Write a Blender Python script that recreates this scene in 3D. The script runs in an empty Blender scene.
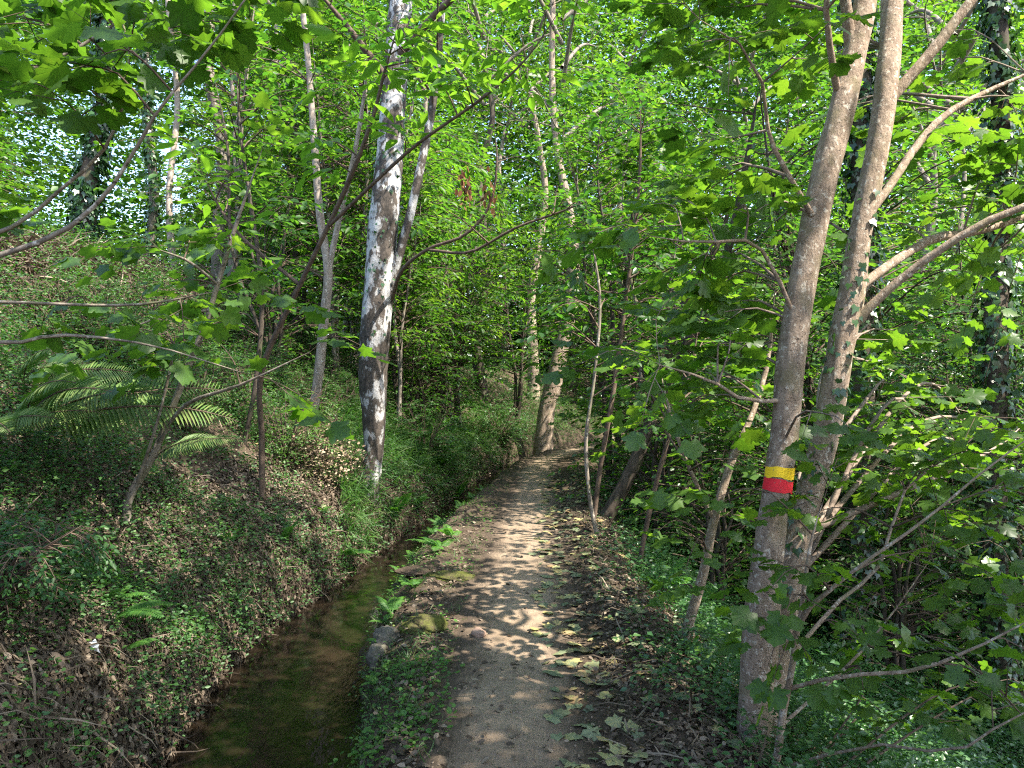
import bpy, math, random
import numpy as np
from mathutils import Vector

# ------------------------------------------------------------------ camera, sky, sun, exposure
SC = bpy.context.scene
COL = SC.collection
F = 773.0
CAM_Z = 1.6
cam_d = bpy.data.cameras.new('camera'); cam = bpy.data.objects.new('camera', cam_d); COL.objects.link(cam)
cam_d.sensor_width = 36; cam_d.lens = F / 1024 * 36; cam_d.clip_end = 1000; cam_d.clip_start = 0.05
cam.location = (0, 0, CAM_Z); cam.rotation_euler = (math.radians(90), 0, 0)
SC.camera = cam

SUN = np.array([0.66, -0.36, 0.0]); SUN_EL = math.radians(54)
SUN[:2] /= np.linalg.norm(SUN[:2]); SUN[:2] *= math.cos(SUN_EL); SUN[2] = math.sin(SUN_EL)
w = bpy.data.worlds.new('World'); SC.world = w; w.use_nodes = True
nt = w.node_tree; bg = nt.nodes['Background']
sky = nt.nodes.new('ShaderNodeTexSky'); sky.sky_type = 'NISHITA'; sky.sun_disc = False
sky.sun_elevation = SUN_EL; sky.sun_rotation = math.atan2(SUN[0], SUN[1])
sky.air_density = 1.0; sky.dust_density = 1.5
nt.links.new(sky.outputs[0], bg.inputs[0]); bg.inputs[1].default_value = 0.15
sl = bpy.data.lights.new('sun', 'SUN'); sl.energy = 4.0; sl.angle = math.radians(0.55); sl.color = (1.0, 0.93, 0.80)
so = bpy.data.objects.new('sun', sl); COL.objects.link(so)
so.rotation_euler = Vector(SUN).to_track_quat('Z', 'Y').to_euler(); so.location = (6, -4, 20)
SC.view_settings.view_transform = 'Standard'; SC.view_settings.look = 'None'
SC.view_settings.exposure = 2.2; SC.view_settings.gamma = 1.0
SC.cycles.max_bounces = 8; SC.cycles.diffuse_bounces = 4; SC.cycles.glossy_bounces = 3
SC.cycles.transmission_bounces = 6; SC.cycles.caustics_reflective = False; SC.cycles.caustics_refractive = False
SC.cycles.sample_clamp_indirect = 4; SC.cycles.use_denoising = False; SC.cycles.filter_width = 1.15

# ------------------------------------------------------------------ numpy helpers
def W(px, py, d):
    return np.array([(px - 512) * d / F, d, CAM_Z - (py - 384) * d / F])

def unit(v):
    n = np.linalg.norm(v, axis=-1, keepdims=True); return v / np.maximum(n, 1e-9)

_lat = np.random.RandomState(7).rand(256, 256)
def noise2(x, y):
    x = np.asarray(x, float); y = np.asarray(y, float)
    xi = np.floor(x).astype(int); yi = np.floor(y).astype(int); fx = x - xi; fy = y - yi
    fx = fx * fx * (3 - 2 * fx); fy = fy * fy * (3 - 2 * fy)
    a = _lat[xi % 256, yi % 256]; b = _lat[(xi + 1) % 256, yi % 256]
    c = _lat[xi % 256, (yi + 1) % 256]; d = _lat[(xi + 1) % 256, (yi + 1) % 256]
    return (a * (1 - fx) + b * fx) * (1 - fy) + (c * (1 - fx) + d * fx) * fy
def fbm(x, y, s, n=3):
    t = 0; a = 1; tot = 0
    for i in range(n):
        t = t + a * noise2(x * s + 17.3 * i, y * s + 5.7 * i); tot += a; a *= .5; s *= 2.1
    return t / tot

def smooth_line(pts, n):
    """Catmull-Rom through pts (rows may carry extra columns), n samples."""
    p = np.asarray(pts, float); m = len(p)
    if m == 2: p = np.array([p[0], (p[0] + p[1]) / 2, p[1]]); m = 3
    e = np.vstack([2 * p[0] - p[1], p, 2 * p[-1] - p[-2]])
    t = np.linspace(0, m - 1 - 1e-6, n); i = t.astype(int); f = (t - i)[:, None]
    a, b, c, d = e[i], e[i + 1], e[i + 2], e[i + 3]
    return .5 * (2 * b + (c - a) * f + (2 * a - 5 * b + 4 * c - d) * f ** 2 + (3 * b - a - 3 * c + d) * f ** 3)

class Buf:
    def __init__(s): s.v = []; s.f = {3: [], 4: []}; s.r = {3: [], 4: []}; s.m = {3: [], 4: []}; s.n = 0
    def add(s, v, f, r=None, mi=0):
        v = np.asarray(v, np.float32); f = np.asarray(f, np.int32); k = f.shape[1]
        s.v.append(v); s.f[k].append(f + s.n); s.n += len(v)
        if r is None: r = np.zeros(len(f))
        s.r[k].append(np.broadcast_to(r, (len(f),)).astype(np.float32)); s.m[k].append(np.full(len(f), mi, np.int32))
    def tube(s, pts, rad, sides=6, mi=0, seed=0, rough=0.0, cap=True):
        p = np.asarray(pts, float); n = len(p); r = np.broadcast_to(np.asarray(rad, float), (n,))
        t = unit(np.gradient(p, axis=0))
        up = np.array([0.03, 1, 0.05]) if abs(t[:, 1]).mean() < .8 else np.array([1, 0.03, .05])
        a = unit(np.cross(t, up)); b = np.cross(t, a)
        th = np.linspace(0, 2 * math.pi, sides, endpoint=False)
        rr = r[:, None] * np.ones((1, sides))
        if rough:
            L = np.concatenate([[0], np.cumsum(np.linalg.norm(np.diff(p, axis=0), axis=1))])
            rr = rr * (1 + rough * (2 * fbm(L[:, None] * 3 + seed, np.cos(th)[None] * 1.5 + np.sin(th)[None] * 2.2 + 20, 1.3) - 1)
                         + rough * .8 * (2 * fbm(L[:, None] * 9 + seed, np.cos(th)[None] * 4 - np.sin(th)[None] * 3 + 50, 1.3) - 1))
        v = p[:, None] + a[:, None] * (np.cos(th)[None, :, None] * rr[..., None]) + b[:, None] * (np.sin(th)[None, :, None] * rr[..., None])
        i = np.arange(n - 1)[:, None] * sides; j = np.arange(sides)[None]; j2 = (j + 1) % sides
        f = np.stack([i + j, i + j2, i + sides + j2, i + sides + j], -1).reshape(-1, 4)
        s.add(v.reshape(-1, 3), f, 0.5, mi)
        if cap:
            base = (n - 1) * sides
            s.add(np.vstack([v[-1], p[-1:] + t[-1:] * r[-1]]), np.stack([j[0], j2[0], np.full(sides, sides)], -1), .5, mi)
    def leaves(s, pos, d, nrm, size, tmpl, rnd, mi=0):
        tv, tf = tmpl; d = unit(d); nrm = nrm - (nrm * d).sum(-1, keepdims=True) * d; nrm = unit(nrm); x = np.cross(d, nrm)
        size = np.broadcast_to(size, (len(pos),))[:, None, None]
        v = pos[:, None] + size * (tv[None, :, 0:1] * x[:, None] + tv[None, :, 1:2] * d[:, None] + tv[None, :, 2:3] * nrm[:, None])
        m = len(tv); f = (tf[None] + (np.arange(len(pos)) * m)[:, None, None]).reshape(-1, tf.shape[1])
        k_ = len(tf); s.add(v.reshape(-1, 3), f, np.clip(np.repeat(rnd, k_) + np.tile((np.arange(k_) % 2 - .5) * (.16 if k_ > 4 else 0), len(pos)), 0, 1), mi)
    def build(s, name, mats, parent=None, smooth=False, origin=None):
        v = np.concatenate(s.v) if s.v else np.zeros((0, 3), np.float32)
        if origin is not None: v = v - np.asarray(origin, np.float32)
        me = bpy.data.meshes.new(name)
        ls = []; st = []; rr = []; mm = []; o = 0
        for k in (3, 4):
            if s.f[k]:
                f = np.concatenate(s.f[k]); ls.append(f.ravel()); st.append(o + np.arange(len(f)) * k); o += f.size
                rr.append(np.concatenate(s.r[k])); mm.append(np.concatenate(s.m[k]))
        ls = np.concatenate(ls).astype(np.int32); st = np.concatenate(st).astype(np.int32); rr = np.concatenate(rr); mm = np.concatenate(mm)
        me.vertices.add(len(v)); me.vertices.foreach_set('co', np.ascontiguousarray(v, np.float32).ravel())
        me.loops.add(len(ls)); me.loops.foreach_set('vertex_index', ls)
        me.polygons.add(len(st)); me.polygons.foreach_set('loop_start', st)
        for mt in (mats if isinstance(mats, (list, tuple)) else [mats]): me.materials.append(mt)
        me.polygons.foreach_set('material_index', mm)
        me.update(calc_edges=True)
        at = me.attributes.new('rnd', 'FLOAT', 'FACE'); at.data.foreach_set('value', rr.astype(np.float32))
        if smooth: me.polygons.foreach_set('use_smooth', np.ones(len(st), bool))
        ob = bpy.data.objects.new(name, me); COL.objects.link(ob)
        if parent is not None: ob.parent = parent
        return ob

def tag(o, label=None, cat=None, group=None, kind=None):
    if label: o['label'] = label
    if cat: o['category'] = cat
    if group: o['group'] = group
    if kind: o['kind'] = kind
    return o
def empty(name, loc, label, cat, group=None, rz=0):
    o = bpy.data.objects.new(name, None); COL.objects.link(o); o.location = tuple(float(c) for c in loc); o.rotation_euler = (0, 0, rz)
    o.empty_display_size = .2
    return tag(o, label, cat, group)
def copy_tree(root, loc, rz, sc, label, group):
    r = root.copy(); COL.objects.link(r); r.location = tuple(float(c) for c in loc); r.rotation_euler = (0, 0, rz); r.scale = (sc, sc, sc)
    r['label'] = label; r['group'] = group
    for ch in list(root.children):
        c = ch.copy(); COL.objects.link(c); c.parent = r
    return r

# ------------------------------------------------------------------ leaf templates (x side, y length, z normal)
T_DIA = (np.array([[0, 0, 0], [.30, .42, .07], [0, 1, -.10], [-.30, .42, .07]], float), np.array([[0, 1, 2], [0, 2, 3]]))
T_OV = (np.array([[0, 0, 0], [.25, .25, .06], [.25, .62, .03], [0, 1, -.12], [-.25, .62, .03], [-.25, .25, .06]], float),
        np.array([[0, 1, 2, 3], [0, 3, 4, 5]]))
T_LONG = (np.array([[0, 0, 0], [.15, .25, .04], [.17, .6, .02], [0, 1, -.16], [-.17, .6, .02], [-.15, .25, .04]], float),
          np.array([[0, 1, 2, 3], [0, 3, 4, 5]]))
def _maple(lod):
    if lod == 0:
        h = [(0, .06), (.20, -.08), (.40, .04), (.36, .17), (.50, .28), (.62, .52), (.46, .55), (.34, .56), (.33, .68), (.27, .82), (.13, .84), (0, 1.02)]
    else:
        h = [(0, .05), (.40, .0), (.36, .22), (.60, .52), (.34, .56), (.26, .80), (0, 1.0)]
    pts = h + [(-x, y) for x, y in h[-2:0:-1]]
    z = [-.14 * abs(x) ** 1.2 * 1.5 + (-.2 * max(0, y - .5) ** 2) + (.045 if i_ % 2 else -.03) for i_, (x, y) in enumerate(pts)]
    v = np.array([[x, y, zz] for (x, y), zz in zip(pts, z)] + [[0, .32, .02]], float)
    n = len(pts); f = np.array([[n, i, (i + 1) % n] for i in range(n)])
    return v, f
T_MAP = _maple(0); T_MAP1 = _maple(1)
_a = np.linspace(0, 2 * math.pi, 9)[:-1]
T_ROUND = (np.vstack([[[0, .45, -.05]], np.c_[.42 * np.sin(_a), .5 - .5 * np.cos(_a), .03 + .03 * np.sin(3 * _a)]]),
           np.array([[0, i + 1, (i + 1) % 8 + 1] for i in range(8)]))
T_IVY = (np.array([[0, .1, 0], [.30, -.02, .0], [.42, .38, -.05], [.2, .5, 0], [0, 1, -.1], [-.2, .5, 0], [-.42, .38, -.05], [-.30, -.02, 0]], float),
         np.array([[0, 1, 2, 3], [0, 3, 4, 5], [0, 5, 6, 7]]))
T_BLADE = (np.array([[-.03, 0, 0], [.03, 0, 0], [.025, .5, .06], [-.025, .5, .06], [0, 1, -.12]], float), np.array([[0, 1, 2], [0, 2, 3], [3, 2, 4]]))

# ------------------------------------------------------------------ materials
def mat(name):
    m = bpy.data.materials.new(name); m.use_nodes = True; n = m.node_tree
    for x in list(n.nodes): n.nodes.remove(x)
    out = n.nodes.new('ShaderNodeOutputMaterial'); return m, n, out
def ramp(n, stops, fac=None):
    r = n.nodes.new('ShaderNodeValToRGB'); e = r.color_ramp.elements
    while len(e) < len(stops): e.new(.5)
    for i, (p, c) in enumerate(stops): e[i].position = p; e[i].color = (*c, 1)
    if fac is not None: n.links.new(fac, r.inputs[0])
    return r
def tcoord(n, kind='Object', scale=(1, 1, 1)):
    tc = n.nodes.new('ShaderNodeTexCoord'); mp = n.nodes.new('ShaderNodeMapping'); mp.inputs['Scale'].default_value = scale
    n.links.new(tc.outputs[kind], mp.inputs[0]); return mp.outputs[0]
def noise(n, vec, scale, detail=6, rough=.6):
    t = n.nodes.new('ShaderNodeTexNoise'); t.inputs['Scale'].default_value = scale; t.inputs['Detail'].default_value = detail
    t.inputs['Roughness'].default_value = rough; n.links.new(vec, t.inputs['Vector']); return t.outputs[0]
def leaf_mat(name, cols, tcols, tmix=.45, rough=.42, spec=.5, veined=False):
    m, n, out = mat(name)
    at = n.nodes.new('ShaderNodeAttribute'); at.attribute_name = 'rnd'
    oi = n.nodes.new('ShaderNodeObjectInfo')
    a = n.nodes.new('ShaderNodeMath'); a.operation = 'MULTIPLY_ADD'; a.inputs[1].default_value = .25; a.inputs[2].default_value = -.125
    n.links.new(oi.outputs['Random'], a.inputs[0])
    b = n.nodes.new('ShaderNodeMath'); b.operation = 'ADD'; b.use_clamp = True
    n.links.new(at.outputs['Fac'], b.inputs[0]); n.links.new(a.outputs[0], b.inputs[1])
    if veined:
        q_ = noise(n, tcoord(n, 'Object'), 38, 3, .6); d_ = n.nodes.new('ShaderNodeMath'); d_.operation = 'MULTIPLY_ADD'; d_.inputs[1].default_value = .7; d_.inputs[2].default_value = -.35; n.links.new(q_, d_.inputs[0])
        e_ = n.nodes.new('ShaderNodeMath'); e_.operation = 'ADD'; e_.use_clamp = True; n.links.new(b.outputs[0], e_.inputs[0]); n.links.new(d_.outputs[0], e_.inputs[1]); b = e_
    k = len(cols); tcols = [(r_ * (.80 if g_ > r_ else 1), g_, b_) for r_, g_, b_ in tcols]
    c1 = ramp(n, [(i / (k - 1), c) for i, c in enumerate(cols)], b.outputs[0])
    c2 = ramp(n, [(i / (k - 1), c) for i, c in enumerate(tcols)], b.outputs[0])
    p = n.nodes.new('ShaderNodeBsdfPrincipled'); p.inputs['Roughness'].default_value = rough
    p.inputs['Specular IOR Level'].default_value = spec
    n.links.new(c1.outputs[0], p.inputs['Base Color'])
    t = n.nodes.new('ShaderNodeBsdfTranslucent'); n.links.new(c2.outputs[0], t.inputs[0])
    mx = n.nodes.new('ShaderNodeMixShader'); mx.inputs[0].default_value = tmix
    n.links.new(p.outputs[0], mx.inputs[1]); n.links.new(t.outputs[0], mx.inputs[2]); n.links.new(mx.outputs[0], out.inputs[0])
    return m
def mix(n, fac, a, b):
    m = n.nodes.new('ShaderNodeMix'); m.data_type = 'RGBA'; n.links.new(fac, m.inputs[0])
    for s, x in ((6, a), (7, b)):
        if isinstance(x, tuple): m.inputs[s].default_value = (*x, 1)
        else: n.links.new(x, m.inputs[s])
    return m.outputs[2]
def bump(n, h, strength, dist=.02):
    b = n.nodes.new('ShaderNodeBump'); b.inputs['Strength'].default_value = strength; b.inputs['Distance'].default_value = dist
    n.links.new(h, b.inputs['Height']); return b.outputs[0]
def finish(n, out, col, rough=.85, nrm=None, spec=.3):
    p = n.nodes.new('ShaderNodeBsdfPrincipled')
    if isinstance(col, tuple): p.inputs['Base Color'].default_value = (*col, 1)
    else: n.links.new(col, p.inputs['Base Color'])
    p.inputs['Roughness'].default_value = rough; p.inputs['Specular IOR Level'].default_value = spec
    if nrm is not None: n.links.new(nrm, p.inputs['Normal'])
    n.links.new(p.outputs[0], out.inputs[0]); return p

M = {}
M['maple'] = leaf_mat('maple_leaf', [(.035, .085, .016), (.055, .12, .02), (.075, .15, .024)], [(.10, .20, .012), (.17, .30, .016), (.27, .38, .02)], .5, .40, .6, True)
M['hazel'] = leaf_mat('hazel_leaf', [(.026, .075, .018), (.045, .11, .022), (.07, .15, .026)], [(.06, .18, .015), (.12, .27, .016), (.22, .36, .02)], .48, .38, .6, True)
M['bright'] = leaf_mat('chestnut_leaf', [(.05, .12, .02), (.075, .16, .025), (.10, .19, .03)], [(.16, .34, .02), (.24, .42, .02), (.34, .48, .03)], .5, .42)
M['far'] = leaf_mat('distant_leaf', [(.02, .065, .015), (.05, .12, .02), (.09, .165, .025)], [(.05, .15, .012), (.12, .26, .014), (.28, .40, .02)], .5, .5)
M['glossy'] = leaf_mat('laurel_leaf', [(.022, .07, .024), (.035, .095, .03), (.06, .13, .035)], [(.06, .16, .02), (.10, .22, .02), (.18, .30, .03)], .3, .30, .7)
M['ivy'] = leaf_mat('ivy_leaf', [(.014, .045, .016), (.025, .07, .02), (.05, .11, .03)], [(.03, .09, .01), (.06, .14, .015), (.1, .2, .02)], .2, .3, .7)
M['herb'] = leaf_mat('herb_leaf', [(.022, .07, .02), (.04, .11, .026), (.075, .15, .03)], [(.05, .15, .015), (.09, .22, .02), (.16, .30, .02)], .35, .5)
M['herb_b'] = leaf_mat('ground_ivy_leaf', [(.026, .075, .026), (.042, .11, .032), (.075, .15, .045)], [(.04, .14, .02), (.07, .18, .025), (.12, .24, .03)], .3, .35, .6)
M['fern'] = leaf_mat('fern_leaf', [(.035, .11, .02), (.06, .16, .03), (.09, .19, .03)], [(.10, .28, .02), (.16, .36, .02), (.22, .42, .03)], .45, .5)
M['bracken'] = leaf_mat('bracken_leaf', [(.08, .17, .04), (.13, .22, .055), (.19, .24, .07)], [(.06, .16, .02), (.1, .22, .03), (.2, .26, .04)], .4, .5)
M['grass'] = leaf_mat('grass_blade', [(.03, .085, .022), (.055, .13, .03), (.13, .16, .05)], [(.06, .17, .02), (.1, .24, .02), (.2, .28, .05)], .35, .5)
M['litter'] = leaf_mat('dry_leaf', [(.045, .034, .024), (.095, .070, .050), (.155, .118, .087), (.27, .215, .16)], [(.05, .03, .015), (.1, .06, .03), (.15, .09, .05), (.2, .14, .09)], .15, .7, .25)
M['yleaf'] = leaf_mat('fallen_leaf', [(.10, .12, .07), (.20, .23, .13), (.32, .29, .12), (.28, .18, .10)], [(.1, .14, .05), (.2, .24, .08), (.3, .28, .06), (.25, .15, .06)], .2, .6, .3)
M['dry'] = leaf_mat('withered_leaf', [(.10, .04, .02), (.18, .08, .04), (.30, .16, .08)], [(.12, .05, .02), (.2, .09, .04), (.3, .16, .07)], .4, .7, .2)
M['straw'] = leaf_mat('dry_stalk', [(.16, .11, .07), (.26, .19, .13), (.36, .28, .2)], [(.1, .07, .04)] * 3, .15, .8, .2)

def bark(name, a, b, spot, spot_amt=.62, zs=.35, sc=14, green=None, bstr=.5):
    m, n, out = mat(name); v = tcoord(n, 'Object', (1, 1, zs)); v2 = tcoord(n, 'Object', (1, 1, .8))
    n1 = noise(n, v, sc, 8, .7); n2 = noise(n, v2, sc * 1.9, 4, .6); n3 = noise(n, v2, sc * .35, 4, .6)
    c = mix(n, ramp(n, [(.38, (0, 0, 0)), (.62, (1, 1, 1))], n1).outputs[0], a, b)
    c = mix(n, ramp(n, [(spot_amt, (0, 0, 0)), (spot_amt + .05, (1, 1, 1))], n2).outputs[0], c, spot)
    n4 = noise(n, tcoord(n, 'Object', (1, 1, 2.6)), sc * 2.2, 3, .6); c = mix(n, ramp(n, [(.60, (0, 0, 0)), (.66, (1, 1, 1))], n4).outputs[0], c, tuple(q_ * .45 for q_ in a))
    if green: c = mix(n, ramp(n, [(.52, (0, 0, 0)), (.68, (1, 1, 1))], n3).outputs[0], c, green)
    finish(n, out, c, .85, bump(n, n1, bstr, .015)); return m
M['bark_maple'] = bark('maple_bark', (.18, .13, .095), (.33, .25, .19), (.46, .40, .33), .57, .5, 24, (.20, .16, .10), .9)
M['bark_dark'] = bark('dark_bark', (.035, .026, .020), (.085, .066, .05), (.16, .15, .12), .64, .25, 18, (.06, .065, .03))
M['bark_grey'] = bark('grey_bark', (.11, .09, .07), (.24, .20, .165), (.38, .35, .31), .60, .3, 12, (.12, .12, .06))
M['bark_pale'] = bark('pale_bark', (.20, .155, .12), (.36, .30, .25), (.5, .46, .41), .60, .3, 14)
M['twig'] = bark('twig_bark', (.06, .04, .03), (.13, .09, .065), (.2, .16, .13), .66, .5, 20)
M['twig_pale'] = bark('pale_twig_bark', (.15, .11, .085), (.26, .20, .16), (.36, .31, .26), .62, .5, 20)
# birch: white plates broken by dark brown and black patches
m, n, out = mat('birch_bark'); v = tcoord(n, 'Object', (1, 1, .55)); v3 = tcoord(n, 'Object', (1, 1, 2.0))
n1 = noise(n, v, 5.5, 7, .68); n2 = noise(n, v3, 26, 5, .7); n3 = noise(n, v, 22, 6, .7)
c = mix(n, ramp(n, [(.35, (0, 0, 0)), (.65, (1, 1, 1))], n3).outputs[0], (.27, .255, .24), (.56, .55, .56))
c = mix(n, ramp(n, [(.60, (0, 0, 0)), (.66, (1, 1, 1))], n2).outputs[0], c, (.10, .08, .07))
d = mix(n, ramp(n, [(.4, (0, 0, 0)), (.6, (1, 1, 1))], n3).outputs[0], (.028, .023, .019), (.085, .068, .056))
c = mix(n, ramp(n, [(.455, (0, 0, 0)), (.50, (1, 1, 1))], n1).outputs[0], c, d)
finish(n, out, c, .8, bump(n, n3, .6, .02)); M['birch'] = m

# soil
m, n, out = mat('soil'); v = tcoord(n)
n1 = noise(n, v, 2.2, 8, .65); n2 = noise(n, v, 38, 6, .7); n3 = noise(n, v, 9, 5, .6)
c = mix(n, n1, (.042, .030, .021), (.095, .070, .050))
c = mix(n, ramp(n, [(.52, (0, 0, 0)), (.62, (1, 1, 1))], n2).outputs[0], c, (.115, .085, .062))
c = mix(n, ramp(n, [(.56, (0, 0, 0)), (.70, (1, 1, 1))], n3).outputs[0], c, (.045, .06, .022))
finish(n, out, c, .95, bump(n, n2, .8, .03), .15); M['soil'] = m
m, n, out = mat('trodden_earth'); v = tcoord(n)
n1 = noise(n, v, 1.7, 7, .6); n2 = noise(n, v, 60, 6, .75); n3 = noise(n, v, 14, 6, .65)
c = mix(n, ramp(n, [(.3, (0, 0, 0)), (.7, (1, 1, 1))], n1).outputs[0], (.21, .152, .103), (.31, .232, .163))
c = mix(n, ramp(n, [(.45, (0, 0, 0)), (.75, (1, 1, 1))], n3).outputs[0], c, (.14, .105, .08))
c = mix(n, ramp(n, [(.58, (0, 0, 0)), (.66, (1, 1, 1))], n2).outputs[0], c, (.26, .22, .18))
at = n.nodes.new('ShaderNodeAttribute'); at.attribute_name = 'rnd'
e1 = n.nodes.new('ShaderNodeMath'); e1.operation = 'MULTIPLY_ADD'; e1.inputs[1].default_value = .9; n.links.new(noise(n, v, 5, 6, .7), e1.inputs[0]); n.links.new(at.outputs['Fac'], e1.inputs[2])
e2 = n.nodes.new('ShaderNodeMapRange'); e2.inputs[1].default_value = .85; e2.inputs[2].default_value = 1.3; n.links.new(e1.outputs[0], e2.inputs[0])
c = mix(n, e2.outputs[0], c, (.075, .055, .04))
ad = n.nodes.new('ShaderNodeMath'); ad.operation = 'ADD'; n.links.new(n2, ad.inputs[0]); n.links.new(n3, ad.inputs[1])
finish(n, out, c, .92, bump(n, ad.outputs[0], .7, .02), .2); M['path'] = m
m, n, out = mat('moss'); v = tcoord(n)
n1 = noise(n, v, 7, 6, .65); n2 = noise(n, v, 70, 5, .7)
c = mix(n, ramp(n, [(.35, (0, 0, 0)), (.62, (1, 1, 1))], n1).outputs[0], (.075, .055, .04), (.075, .085, .018))
c = mix(n, ramp(n, [(.5, (0, 0, 0)), (.65, (1, 1, 1))], n2).outputs[0], c, (.12, .13, .035))
finish(n, out, c, .95, bump(n, n2, .9, .02), .1); M['moss'] = m
m, n, out = mat('stone'); v = tcoord(n)
n1 = noise(n, v, 9, 7, .65); n2 = noise(n, v, 40, 5, .7)
c = mix(n, n1, (.06, .055, .042), (.15, .135, .11)); c = mix(n, ramp(n, [(.55, (0, 0, 0)), (.7, (1, 1, 1))], n2).outputs[0], c, (.10, .10, .06))
finish(n, out, c, .9, bump(n, n1, .7, .03)); M['stone'] = m
m, n, out = mat('brown_stone'); v = tcoord(n)
c = mix(n, noise(n, v, 30, 6), (.20, .12, .085), (.36, .25, .19)); finish(n, out, c, .85); M['brown_stone'] = m
# water: clear brown, over a silty bed
m, n, out = mat('stream_water'); v = tcoord(n, 'Object', (1, .45, 1))
n1 = noise(n, v, 3.2, 4, .6); n2 = noise(n, v, 14, 3, .6)
ad = n.nodes.new('ShaderNodeMath'); ad.operation = 'MULTIPLY_ADD'; ad.inputs[1].default_value = .25; n.links.new(n2, ad.inputs[0]); n.links.new(n1, ad.inputs[2])
c = mix(n, ramp(n, [(.35, (0, 0, 0)), (.7, (1, 1, 1))], noise(n, tcoord(n, 'Object'), 6, 7, .7)).outputs[0], (.005, .004, .003), (.019, .013, .008))
p = finish(n, out, c, .07, bump(n, ad.outputs[0], .22, .04), 1.0); p.inputs['IOR'].default_value = 1.33; M['water'] = m
def plain(name, col, rough=.6):
    m, n, out = mat(name); v = tcoord(n)
    c = mix(n, ramp(n, [(.56, (0, 0, 0)), (.85, (1, 1, 1))], noise(n, v, 55, 6, .7)).outputs[0], col, tuple(x * .55 + .02 for x in col)); c = mix(n, ramp(n, [(.62, (0, 0, 0)), (.66, (1, 1, 1))], noise(n, v, 90, 4, .7)).outputs[0], c, (.2, .14, .1)); finish(n, out, c, rough); return m
M['yellow'] = plain('yellow_paint', (.90, .60, .02)); M['red'] = plain('red_paint', (.72, .02, .035)); M['paper'] = plain('pale_paper', (.6, .6, .6), .7)

# ------------------------------------------------------------------ the lie of the land
LB = np.array([(-1.6, -30), (-1.66, 3), (-1.76, 4.0), (-1.90, 4.8), (-1.93, 5.7), (-1.82, 6.6), (-1.70, 7.3), (-1.62, 8.2), (-1.42, 9.7), (-1.20, 11.1), (-1.0, 13), (-.65, 15.7), (-.2, 18.3), (.9, 20.6), (3, 23), (8, 25.6), (20, 30.2), (90, 58)])
RB = np.array([(-.75, -30), (-.72, 3), (-.83, 4.2), (-.97, 5), (-1.08, 6), (-1.10, 7), (-1.08, 8.2), (-.95, 9.7), (-.74, 11.1), (-.52, 13), (-.2, 15.7), (.05, 17.0), (.9, 19.3), (3, 21.9), (8, 24.7), (20, 29.4), (90, 57)])
PC = np.array([(.05, -30), (.03, 3), (.02, 5.5), (.08, 7.4), (.16, 9.1), (.24, 10.7), (.40, 13.7), (.85, 17.0), (1.6, 18.9), (3.2, 20.9), (8, 23.6), (20, 28.3), (90, 56)])
def soft_line(p):
    """even 0.25 m steps along the line near the viewer, corners rounded off"""
    ys = np.concatenate([[-30, -5], np.arange(0, 18, .3)]); a = np.c_[np.interp(ys, p[:, 1], p[:, 0]), ys]
    for _ in range(3): a[2:-1] = (a[1:-2] + a[2:-1] * 2 + a[3:]) / 4
    far = p[p[:, 1] > 18]; c = smooth_line(np.vstack([a[-1:], far[:-1]]), 30); return np.vstack([a, c[1:], far[-1:]])
LB = soft_line(LB); RB = soft_line(RB); PC = soft_line(PC)
def sdist(x, y, line):
    """distance to a polyline, positive on its left when walking away from the camera"""
    x = np.asarray(x, float).ravel(); y = np.asarray(y, float).ravel()
    best = np.full(x.shape, 1e9); sg = np.ones(x.shape)
    for (ax, ay), (bx, by) in zip(line[:-1], line[1:]):
        ex, ey = bx - ax, by - ay; L = ex * ex + ey * ey
        t = np.clip(((x - ax) * ex + (y - ay) * ey) / L, 0, 1)
        dx = x - ax - t * ex; dy = y - ay - t * ey; q = dx * dx + dy * dy
        u = q < best; best[u] = q[u]; sg[u] = np.sign(ex * dy - ey * dx)[u]
    return np.sqrt(best) * np.where(sg == 0, 1, sg)
def H(x, y, full=False):
    x = np.asarray(x, float); shp = x.shape; x = x.ravel(); y = np.asarray(y, float).ravel()
    dl = sdist(x, y, LB); dr = -sdist(x, y, RB); dp = -sdist(x, y, PC)
    n1 = fbm(x, y, .9, 3) - .5; n2 = fbm(x + 40, y, 5, 3) - .5; n3 = fbm(x, y + 70, 16, 2) - .5
    s = np.interp(y, [11, 18, 30], [1, .74, .55])
    dlw = dl + n2 * .12
    hl = np.interp(dlw, [-.2, 0, .05, .14, .3, 1.2, 2.2, 3.0, 3.6, 4.2, 8, 15, 30, 60], [-.6, -.6, -.35, -.02, .30, 1.02, 1.72, 2.6, 3.05, 3.18, 3.35, 4.0, 4.8, 6])
    hl = np.where(hl > 0, hl * s, hl) + np.clip(dl * .6, 0, 1) * (n1 * .5 + n2 * .14) + np.clip(dl * 3, 0, 1) * n3 * .05
    bermw = dr + n2 * .10
    hb = np.interp(bermw, [-.1, 0, .04, .12, .26, .45], [-.6, -.5, -.26, -.12, -.01, .03])
    hr = np.interp(dp, [.36, .5, .72, .95, 1.3, 2.4, 4, 9, 20, 60], [0, .02, .06, .0, -.24, -1.15, -1.75, -2.7, -4.0, -5])
    off = np.clip((np.abs(dp) - .3) * 3, 0, 1)
    hright = np.where(bermw < .45, hb, hr) + off * np.clip(dr * 4, 0, 1) * (n2 * .10 + n3 * .05) + np.clip(dp - 1, 0, 1) * n1 * .6 + (1 - off) * (n2 * .025)
    h = np.where(dl > -.02, hl, np.where(dr > -.02, hright, -.6))
    h = h.reshape(shp)
    return (h, dl.reshape(shp), dr.reshape(shp), dp.reshape(shp)) if full else h
def hz(x, y): return float(H(np.array([x]), np.array([y]))[0])

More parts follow.
